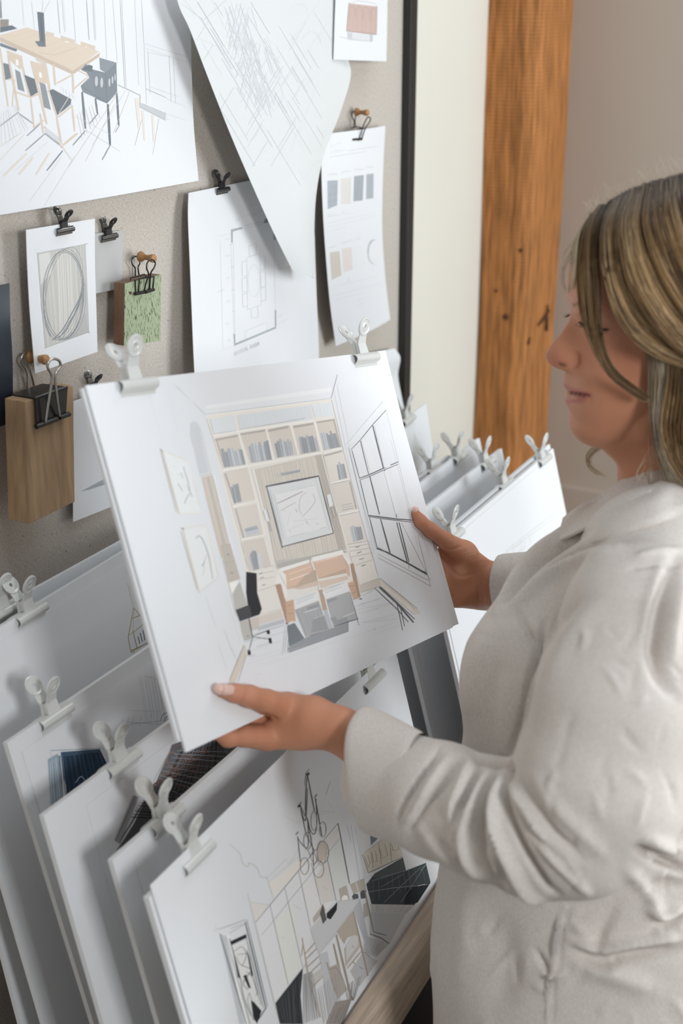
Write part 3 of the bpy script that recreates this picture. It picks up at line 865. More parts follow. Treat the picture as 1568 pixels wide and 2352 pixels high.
b.build('wire_handle', M['silver'], bc, smooth=True)
push_pin(69, 819, .012, 'turned wooden push pin holding the binder clip of the oak block', 1.05)

def wire_clip(label, T, off, rear, front, body, lips, r=.0008):
    def tr(p, o_): return wallp(T[0]+p[0]/T[2], T[1]+p[1]/T[2], o_)
    t = empty('wire_clip', tr(body[0], off), label, 'clip')
    b = MB(); b.tube(catmull([tr(p, .006) for p in rear], 50), r, 7); b.build('wire_handle', M['blackmetal'], t, smooth=True)
    b = MB(); b.tube(catmull([tr(p, off+.003+.008*min(1, i/3, (len(front)-1-i)/3)) for i, p in enumerate(front)], 50), r, 7); b.build('wire_handle', M['blackmetal'], t, smooth=True)
    b = MB(); b.tube([tr(p, off+.001) for p in body], r, 7)
    for a, c in lips: b.tube([tr(a, off+.003), tr(c, off+.003)], .0017*(1 if r > .0007 else .8), 10)
    b.build('wire_body', M['blackmetal'], t)
wire_clip('black wire clip hanging the green painted block', (0, 450, 2.94), .031,
          [(912, 562), (912, 490), (892, 460), (892, 425), (918, 408), (943, 425), (944, 455), (932, 485), (940, 545)],
          [(972, 645), (985, 590), (1003, 530), (990, 490), (995, 450), (1025, 430), (1048, 452), (1040, 485), (1018, 520), (1012, 580), (1004, 635)],
          [(880, 570), (884, 552), (975, 530), (988, 545), (912, 570), (918, 655), (935, 655), (940, 560), (1040, 545), (1033, 635), (1012, 640), (1012, 548)],
          [((912, 662), (972, 650)), ((980, 650), (1038, 632))])
push_pin(321, 589, .010, 'turned wooden push pin above the green painted block', .95)
wire_clip('black wire clip on the swatch sheet', (400, 0, 3.0154), .018,
          [(1240, 885), (1246, 840), (1228, 800), (1238, 772), (1256, 792), (1252, 840), (1256, 882)],
          [(1280, 960), (1300, 900), (1318, 850), (1340, 812), (1358, 820), (1352, 845), (1325, 885), (1300, 955)],
          [(1225, 888), (1262, 878), (1300, 885), (1268, 895), (1245, 960), (1262, 960), (1285, 895), (1322, 888)],
          [((1228, 968), (1262, 964)), ((1266, 966), (1298, 962))])
push_pin(400+1258/3.0154, 775/3.0154, .006, 'turned wooden push pin above the swatch sheet', .9)

def wall_clip(px, py, off, label):
    c = wallp(px, py, off); o = put_clip(bclip0, c, (1, -.06, .0), (0, -.1, 1), label, 'small black clips on the pin board')
    q = o.matrix_world @ Vector((0, .0066, .0150))
    t = empty('nail', (q.x, WY, q.z), label.replace('small black clip', 'thin nail through the small black clip'), 'nail', 'nails behind the small black clips')
    b = MB(); b.tube([(q.x, WY+.004, q.z), (q.x, q.y-.002, q.z)], .0004, 6); b.tube([(q.x, q.y-.002, q.z), (q.x, q.y-.0026, q.z)], .0010, 8); b.build('nail_shank', M['silver'], t)
wall_clip(145, 521, .018, 'small black clip holding the ring drawing')
wall_clip(247, 537, .006, 'small black clip holding the plain grey card')
wall_clip(508, 430, .012, 'small black clip holding the floor plan sheet')
wall_clip(214, 893, .007, 'small black clip peeping over the held board')
# ---------------------------------------------------------------- the rack of mounted drawings
class Board: pass
def board(label, tl, tr, z, lean, width=None, height=.33, thick=.005, inset=None, ink=None, white=(222, 226, 232), m=None, from_right=False, sheet_off=None, name='mounted_drawing', wavy=0):
    p0, p1 = on(*tl, (0, 0, z), (0, 0, 1)), on(*tr, (0, 0, z), (0, 0, 1))
    x = p1-p0; W = np.linalg.norm(x); x /= W
    if width:
        if from_right: p0 = p1-x*width
        W = width
    nh = np.array([x[1], -x[0], 0]); a = math.radians(lean)
    dn = nh*math.sin(a)+np.array([0, 0, -math.cos(a)]); n = nh*math.cos(a)+np.array([0, 0, math.sin(a)])
    B = Board(); B.p0, B.x, B.dn, B.n, B.W, B.z = p0, x, dn, n, W, z
    t = empty(name, p0+x*W/2+dn*height, label, 'mounted drawing'); B.t = t
    s = quad_surf([p0, p0+x*W, p0+x*W+dn*height, p0+dn*height], thick); so = s.build('mount_board', m or M['board'], t)
    B.s = s
    if inset is not None:
        l, tp, r = inset; q0 = p0+x*l+dn*tp+n*.0007; nu = 40
        u = np.linspace(0, 1, nu)[None, :, None]; v = np.linspace(0, 1, 30)[:, None, None]
        G = q0+x*(W-l-r)*u+dn*(height-tp-.01)*v
        G = G+n*(wavy*np.sin(u*9+1)*np.sin(v*4+.5)+abs(wavy))
        B.s = Surf(G, .0005); so = B.s.build('sheet', M['paper'], t)
    if ink:
        k = Ink(B.s, white); k.draw(ink) if isinstance(ink, str) else ink(k); k.build(so)
    return B
def at_edge(B, px):
    lo, hi = -0.3, B.W+.3
    for _ in range(40):
        m_ = (lo+hi)/2
        if proj(B.p0+B.x*m_)[0] < px: lo = m_
        else: hi = m_
    return B.p0+B.x*lo-B.n*.0025
def rack_clip(B, px, label, grp='white bulldog clips on the racked boards'):
    return put_clip(clip0, at_edge(B, px), B.x, -B.dn, label, grp)

BLUE = '''
@ 0 1220 3.016
F 2c4e70 420,1530 690,1510 735,1600 470,1830 440,1700
F 1b3a58 440,1560 700,1530 740,1610 460,1840
H 254a6c 9 9 430,1540 700,1515 745,1640 470,1850
H 3d6486 5 5 400,1560 430,1545 480,1860 400,1900
F 7fa0bb 330,1580 400,1540 440,1870 350,1900
H 5b84a8 5 6 335,1600 405,1545 445,1880 350,1905
H cddae6 3 4 340,1600 395,1560 430,1880 350,1900
L 6d95b4 5 350,1520 700,1505
L 8fb0c8 3 345,1525 380,1620
C b8cbe0 4 520,1745 560,1700 590,1730
'''
SCR = '''
@ 0 1220 3.016
F 5a5e68 1190,1480 1508,1370 1700,1500 1508,1650 1240,1850 800,2220 1010,1900
F 4c4b52 1060,1750 1508,1450 1600,1600 1250,1850 800,2260 940,2000
L 9a6a50 5 1190,1490 1265,1475 1195,1680 1110,1690 1190,1490
E 9a6a50 5 1190,1580 36,50
L a5aab2 6 1175,1520 1060,1740
H 33343b 9 12 1240,1530 1508,1420 1508,1640 1000,1990
H 7b5b4e 4 10 1220,1560 1080,1740 1400,1700 1560,1480
H 8b97a5 3.5 9 1240,1500 1050,1760 1300,1860 1600,1500
H 2b2c33 6 12 1060,1760 900,1990 1100,2000 1300,1800
L 7d5245 4 1120,1700 1400,1560
L 7d5245 4 1060,1760 1240,1680
E 83503f 5 1300,1570 34,16
E 83503f 5 1400,1520 30,14
E 83503f 5 1340,1650 34,18
E 83503f 5 1210,1670 26,30
E 6b3e33 5 1110,1750 28,16
E 6b3e33 5 1180,1740 26,14
E 6b3e33 5 1040,1850 26,16
E 6b3e33 5 1260,1770 30,16
F 8c8f96 920,1830 960,1840 830,2170 790,2140
L 55565e 5 940,1830 800,2150
L 30313a 8 1000,1870 830,2150
L 2a2b33 9 800,2240 1240,1860
'''
BIRD = '''
@ 0 1220 3.016
L b5a46a 3 882,358 925,530
L a8975a 6 925,530 888,735 905,835 950,815 1035,765
L a8975a 5 925,530 965,575 1035,700
L 8f8352 5 915,605 1000,570 1050,600
L a8975a 5 890,722 930,695 1005,635
L 9b8d55 6 920,690 950,815
L b5a46a 3 930,540 920,690
L 4c4a45 6 955,730 968,780
L 4c4a45 6 970,705 985,765
L 4c4a45 6 990,685 1003,755
L c5ccda 3 945,600 955,650
L 8f8352 6 905,828 1060,760
E a8975a 6 918,830 12,8
'''
FAINT = '''
@ 0 1220 3.016
L b3bac8 4 860,1320 1140,1340
L b9c0cc 3 880,1240 1110,1250
L b3bac8 3 1000,1000 1180,1060
L aab2c2 4 870,1340 1150,1310
L 98a2b5 6 1105,1075 1180,1110
L 98a2b5 5 1120,1100 1140,1180
C 6f7d96 5 1110,1310 1130,1270 1165,1260 1180,1300
C 6f7d96 5 1140,1320 1150,1290 1190,1250
H a8b2c4 3 8 820,1300 1200,1240 1200,1330 800,1370
H b3bccb 3 10 950,1000 1160,1000 1200,1200 1000,1330
'''
FRONT = '''
@ 460 1740 2.851
# doorway with dark framed opening at lower left
L 888d92 4 120,1125 300,1060
L a5a9ae 2 80,1140 130,1110
L a5a9ae 2 95,1090 110,1150
F b3b9c3 125,1150 190,1190 330,1745 255,1745
F e8e9ea 160,1150 190,1170 320,1745 290,1745
L 42474e 6 128,1155 300,1745
L 6a7078 4 165,1160 322,1745
L 30343a 6 190,1185 345,1745
F 2f3236 192,1205 300,1155 303,1180 205,1228
L 30343a 7 292,1075 428,1640 360,1745
L 30343a 4 303,1065 440,1630
L 8b9096 3 190,1150 295,1090
L 8b9096 3 195,1120 290,1085
L 3a3f45 4 300,1180 412,1640
F dcdee0 215,1245 300,1190 395,1650 370,1745 330,1745
F 2a2d31 205,1235 225,1300 265,1450 245,1440
F 2a2d31 300,1250 320,1300 345,1420 335,1440
F 2a2d31 280,1430 300,1420 330,1510 315,1510
F 2a2d31 330,1590 350,1600 400,1660 370,1745 345,1700
C 3a3e44 3 218,1270 270,1240 300,1290 270,1360 230,1300
C 3a3e44 4 270,1360 330,1390 300,1440 280,1480 310,1520
C 3a3e44 4 265,1450 280,1560 330,1690
C 3a3e44 3 320,1540 340,1610 350,1720 310,1600 320,1540
C 3a3e44 3 300,1400 340,1440 370,1540 360,1560
C 55595f 3 240,1290 310,1290 330,1360
L 45494f 3 345,1420 395,1620
# ceiling cornice
C b7b3ae 4 185,565 255,625 275,690 310,715 320,690 370,725 395,780 440,790
L c3c0bb 3 440,785 560,665 580,700 640,600
L c3c0bb 2 450,810 650,640
L b0aca6 3 430,775 480,930
F e6dfd8 450,820 660,660 700,710 480,930
L cfcac4 2 600,440 820,360
L cfcac4 2 510,360 660,440
L cdc8c3 3 780,350 880,360 840,300
F dedad5 330,945 460,965 360,1080
L b5b1ab 4 308,890 480,1600 520,1745
L c0bcb6 3 330,948 458,965
# window wall
F dfe1ea 360,1080 640,745 730,1110 700,1330 490,1610
F e0e3e8 640,745 900,430 975,820 730,1110
F dfe6df 480,1100 600,960 655,1370 560,1480
F d5dcda 830,640 905,520 975,820 890,930
F d9d3cd 745,800 830,660 880,930 800,960
F dcd7d6 760,600 900,450 905,520 800,700
L 7b7f86 5 360,1080 900,430
L 8b8f96 3 400,1165 910,530
L 7b7f86 4 455,965 575,1490
L 7b7f86 4 552,855 668,1370
L 7b7f86 4 642,745 720,1110
L 7b7f86 4 725,690 790,970
L 70757c 5 828,650 888,940
L 62676e 8 900,430 975,825
L 8b8f96 3 490,1605 700,1340
L b9bdc3 2 365,1090 485,1610
L b9bdc3 3 790,835 835,870
L b9bdc3 3 605,960 655,995
L b9bdc3 3 530,1175 555,1185
F 3a3e43 490,1610 670,1380 655,1560 670,1745 520,1745
H 4c5157 4 7 500,1620 660,1420 655,1740 530,1745
H 2e3237 5 6 500,1610 650,1420 665,1745 530,1745
# curtain lines right of the window
L b9c0c8 4 985,440 1045,820
L c5cbd3 3 1010,450 1080,800
F d2d8df 1020,455 1110,500 1125,560 1080,760
L b5bcc6 3 960,440 985,560
# staircase and dark floor right
F 5d6f7a 1110,510 1160,530 1115,575
F d2cbb8 1060,635 1200,530 1310,550 1325,650 1090,755
L 6d6a5d 4 1060,635 1100,755 1325,650
L 8d897a 3 1070,625 1200,530
L 6d6a5d 3 1075,650 1100,720 1110,690 1095,640
L 6d6a5d 3 1120,620 1135,690 1155,680 1145,610
L 6d6a5d 3 1170,590 1190,660 1225,640 1205,570
L 6d6a5d 3 1245,550 1262,610 1300,600 1280,540
L 6d6a5d 3 1115,610 1130,730
L 6d6a5d 3 1165,560 1185,700
L 6d6a5d 3 1240,550 1250,680
F 3b4852 1085,830 1140,760 1325,655 1345,740 1475,690 1505,815 1400,965 1120,960
F 4b565d 1120,780 1325,660 1340,740 1180,800
F 26323c 1350,860 1505,820 1420,950 1330,965
L 7c8890 3 1095,820 1200,780 1345,740
L 9aa3a9 2.5 1100,880 1250,855 1500,830
L 7c8890 2.5 1180,850 1330,760
L 7c8890 2.5 1200,950 1440,720
L 7c8890 2.5 1310,950 1475,700
L 93a0a8 3 1440,740 1475,700
H 55626b 3 9 1110,800 1470,700 1500,830 1110,950
L d8dcdf 4 1425,840 1470,830
# rug
F c9ccd0 1110,960 1400,965 1350,1020 1120,1010
H 7d8186 2.5 26 1110,962 1400,968 1350,1018 1120,1008
F b5bac2 1110,1010 1345,1020 1240,1215 1110,1160
F bfc2c6 1080,1165 1240,1215 1150,1310 1060,1270
H 878b90 2 24 1085,1170 1235,1215 1150,1300 1065,1275
L 3a3d42 4 1110,1155 1180,1180 1235,1218
L 3a3d42 3 1070,1275 1150,1335
F aeb0b5 1060,1280 1160,1330 1040,1500 980,1400
L 6a6e75 6 1130,1140 1215,1165
L 6a6e75 5 1000,1340 1060,1385
# table
F c3c5cc 715,1120 905,935 1045,925 1000,990 880,1170 775,1290
F aab0ba 1000,990 1045,925 1120,1290 1100,1280
L 9ea3ab 2 715,1120 775,1290 1000,985
L 9ea3ab 3 905,935 1045,928
F b9bec9 775,1290 830,1270 900,1640 850,1720
F b7a999 735,1050 800,960 820,1000 740,1085
F 55534f 780,1020 800,955 825,1060 800,1090
F 2e3238 825,1020 870,975 895,945 890,1000 850,1060 825,1050
F b3a694 905,860 955,835 975,925 918,935
F b3a694 978,830 1070,790 1085,870 1000,890
F f0efed 925,915 940,900 960,905 965,930 925,935
F 4d545c 990,910 1005,890 1030,895 1035,920 1000,930
F 4d545c 1045,885 1060,868 1085,870 1080,920 1050,925
L e2dfda 5 1015,810 1040,900
L 8f8069 9 1075,870 1132,1140
F b0a896 1065,960 1085,950 1105,1030 1070,1050
# chairs in front
F b3a18c 890,1140 1000,1000 1035,1150 960,1180 940,1220
F b5ab9e 1000,1170 1030,1150 1045,1240 950,1370 940,1250
F c9c8c6 950,1230 1000,1160 1030,1170 1030,1230 955,1330
L 9a8468 10 1000,1010 1095,1430
L 9a8468 12 888,1160 990,1590
L 9a8468 11 870,1220 935,1500
L b29a7c 8 960,1380 1050,1270
L 9a8468 9 825,1340 880,1530
L b29a7c 8 665,1180 700,1400 780,1700
L b29a7c 6 660,1300 670,1220
L b29a7c 7 680,1290 750,1210
L b29a7c 7 690,1320 760,1250
L b29a7c 7 700,1370 775,1300
L b29a7c 7 705,1420 790,1340
L b29a7c 8 735,1500 800,1430
F c0beb9 715,1440 790,1380 800,1430 735,1490
F a89d90 830,1380 900,1350 960,1520 900,1580
H 7d7f80 2.5 14 670,1420 730,1400 790,1700 670,1745
H 8a8785 2.5 12 760,1520 900,1400 920,1640 800,1745
C 6a6e75 3 840,1390 890,1380 930,1460
F 8b7f78 880,1600 990,1580 930,1745 820,1745
H 6d6862 4 6 870,1660 990,1590 930,1745 840,1745
L 6d5d50 9 985,1560 1000,1590
H 74706c 3 9 940,1500 1060,1420 1010,1580 960,1600
# chandelier
L 4a4c4e 5 700,100 690,200 685,385 655,320
L 4a4c4e 3 712,75 690,100 680,180
F 45484a 690,108 712,95 712,112 695,118
L 4a4c4e 5 700,115 745,350
L 4a4c4e 4 695,390 735,600 740,740
L 4a4c4e 5 635,320 660,290
F 45484a 634,318 656,306 656,320 640,328
L 4a4c4e 4 655,335 690,500 745,610
L 4a4c4e 6 745,262 762,240
L 4a4c4e 5 750,265 795,520
C 4a4c4e 4 700,400 720,480 745,500 760,440 755,270
C 4a4c4e 4 655,330 675,400 690,395 700,200
L 4a4c4e 6 622,505 640,485
C 4a4c4e 4 632,515 650,550 690,590 705,560 700,400
L 4a4c4e 4 635,520 655,700
E 8a857f 4 742,415 20,62
E 9a948d 4 800,470 22,50
E 77736e 4 700,545 26,56
F c9b6a6 775,560 820,545 830,620 790,690 765,640
E 8f8981 5 800,620 38,72
E 9a948d 3 790,625 30,80
E 8f8981 4 680,710 28,55
E 8f8981 4 772,730 34,56
L 77736e 3 700,600 740,700
C 77736e 3 715,640 740,620 760,680 730,700
L 9a9690 2 820,240 850,150
'''
PITCH = 14
A0 = board('rear board of the left stack, rounded grey top, leaning on the pin board', (-175, 1493), (285, 1240), 1.222, 10, height=.47, width=.47, name='mounted_drawing')
A = board('board with a small yellow lantern sketch, second from the back of the left stack', (-140, 1526), (285, 1266), 1.222, 12, height=.46, width=.46, inset=(.012, .012, .01), ink=BIRD, white=(205, 216, 232))
B_ = board('board with faint pencil lines and a dark blue marker patch at its left', (16, 1706), (348, 1482), 1.168, 14.5, height=.42, width=.44, inset=(.012, .014, .01), ink=lambda k: (k.draw(FAINT), k.draw(BLUE)) and None, white=(215, 221, 231))
C_ = board('board in the left stack with a dark brown and black carved screen drawing', (100, 1873), (395, 1655), 1.146, 13.6, height=.38, width=.44, inset=(.045, .016, .01), ink=SCR, white=(212, 215, 224))
D_ = board('blank board edge just behind the chandelier drawing', (258, 1976), (500, 1764), 1.125, 13.9, height=.36, width=.43, inset=(.022, .014, .01))
E_ = board('foremost board of the left stack, drawn with a chandelier, dining table and black floor', (341, 2062), (769, 1637), 1.127, 14.6, height=.36, width=.436, inset=(.004, -.008, -.006), ink=FRONT, white=(216, 220, 228), wavy=.0005)
F2 = board('board almost hidden directly behind the brightest board of the right stack', (985, 1254), (1262, 1020), 1.170, 15, height=.33)
F_ = board('brightest front board of the right stack with a faint pencil sketch, beside the shirt', (985, 1270), (1270, 1030), 1.170, 15, height=.33, inset=(.006, .006, .006), white=(240, 243, 246),
           ink='@ 900 380 2.347\nL d5dadd 3 610,2080 880,1870\nL dadee0 3 600,2100 900,1880\nL d5dadd 3 620,2070 625,2130\nL d5dadd 3 650,2040 655,2100\nL dadee0 3 690,2020 700,2080\nL dadee0 3 740,1990 745,2040\nL d5dadd 4 660,2060 710,2020 715,2060 670,2090')
G_ = board('blank board with a shaded face right behind the brightest front board', (885, 1237), (1152, 1030), 1.170, 15, height=.33, inset=(.012, .012, .012))
H_ = board('blank board in the right stack, third from its front', (820, 1222), (1101, 1006), 1.170, 14, height=.33, inset=(.012, .012, .012))
I2 = board('low board with a short visible top edge, fourth from the front of the right stack', (780, 1233), (1034, 1045), 1.165, 13, height=.33)
I_ = board('tall sheet at the back of the right stack beside the black frame', (870, 1005), (978, 926), 1.195, 10, height=.35, width=.16, from_right=True, white=(236, 240, 242), thick=.002,
           ink='@ 880 880 3.5636\nF d9dedc 250,400 290,480 330,640 270,740 240,640\nL cfd5d3 3 260,430 300,720\nL cfd5d3 3 230,520 310,500')
for B, px, lab in ((A, 66, 'white bulldog clip on the lantern sketch board'), (A0, 8, 'white bulldog clip cut by the left edge of the photo, on the rear board'), (B_, 122, 'white bulldog clip over the blue marker patch board'),
                   (C_, 278, 'white bulldog clip on the carved screen board'), (D_, 378, 'white bulldog clip just left of the clip on the front board'),
                   (E_, 447, 'white bulldog clip at the left of the chandelier drawing'), (E_, 852, 'white bulldog clip under the lower edge of the held board'),
                   (F_, 1246, 'white bulldog clip at the right corner of the brightest board'), (F_, 1040, 'white bulldog clip right beside the thumb of the far hand'),
                   (F2, 1158, 'white bulldog clip peeping over the middle of the brightest board'), (G_, 1116, 'white bulldog clip on the second board of the right stack'),
                   (H_, 1052, 'white bulldog clip on the third board of the right stack'), (I2, 995, 'white bulldog clip on the low board of the right stack'),
                   (I_, 934, 'white bulldog clip half hidden by the held board beside the black frame')):
    rack_clip(B, px, lab)

M['rail'] = mat('pale_pine_rail', (0.50, 0.40, 0.31), 0.5, bump=.3, bscale=60, var=.2, vscale=30, stretch=(.5, 7, 7), spec=.3)
rk = empty('print_rack', (1.15, .6, 0), 'wooden print rack with a pale pine front rail holding the leaning boards', 'print rack')
ra, rb = on(783, 2346, E_.p0+E_.n*.003, E_.n), on(988, 2043, E_.p0+E_.n*.003, E_.n)
rz = (ra[2]+rb[2])/2; ry = min(ra[1], rb[1])-.001
b = MB(); sec = [(y+.26*z, z) for y, z in [(0, -.004), (-.004, 0), (-.018, 0), (-.023, -.006), (-.023, -.040), (-.018, -.044), (0, -.044)]]
d = (rb-ra)/np.linalg.norm(rb-ra)
q0, q1 = ra-d*.28, rb+d*.16
V = [q+np.array([0, y, z]) for q in (q0, q1) for y, z in sec]; k = len(sec)
b.add(V, [(j, (j+1) % k, k+(j+1) % k, k+j) for j in range(k)]+[tuple(range(k))[::-1], tuple(range(k, 2*k))])
b.build('front_rail', M['rail'], rk, bevel=.002)
b = MB(); b.hexa([(.56, ry-.022, rz-.042), (1.62, ry-.022, rz-.042), (1.62, ry-.016, rz-.042), (.56, ry-.016, rz-.042)], [(.56, ry-.072, rz-.25), (1.62, ry-.072, rz-.25), (1.62, ry-.066, rz-.25), (.56, ry-.066, rz-.25)]); b.build('front_panel', M['black_cloth'], rk)
b = MB(); b.box(.56, 1.62, .37, .85, .64, .66); b.build('shelf', M['black_cloth'], rk)
for x in (.57, 1.58):
    for y in (.44, .82): b = MB(); b.box(x, x+.035, y, y+.035, 0, .64); b.build('leg', M['rail'], rk)
# ---------------------------------------------------------------- the board she holds
HELD_PX = [(197, 885), (885, 805), (1048, 1437), (425, 1727)]
def pose(c):
    A_ = []
    for (u, v), (x, y) in zip([(0, 0), (1, 0), (1, 1), (0, 1)], c):
        X, Y = (x-784)/FPX, (1176-y)/FPX
        A_.append([u, v, 1, 0, 0, 0, -X*u, -X*v, -X]); A_.append([0, 0, 0, u, v, 1, -Y*u, -Y*v, -Y])
    H = np.linalg.svd(np.array(A_))[2][-1].reshape(3, 3)
    if H[2, 2] < 0: H = -H
    g = lambda h: RT*h[0]+UP*h[1]+FW*h[2]
    return g(H[:, 0]), g(H[:, 1]), g(H[:, 2])
h1, h2, h3 = pose(HELD_PX); k = .42/np.linalg.norm(h1)
HP = CAM+h3*k; HN = np.cross(h1, h2); HN /= np.linalg.norm(HN)
if HN@(CAM-HP) < 0: HN = -HN
def heldp(x, y, off=0.0): return on(x, y, HP+HN*off, HN)
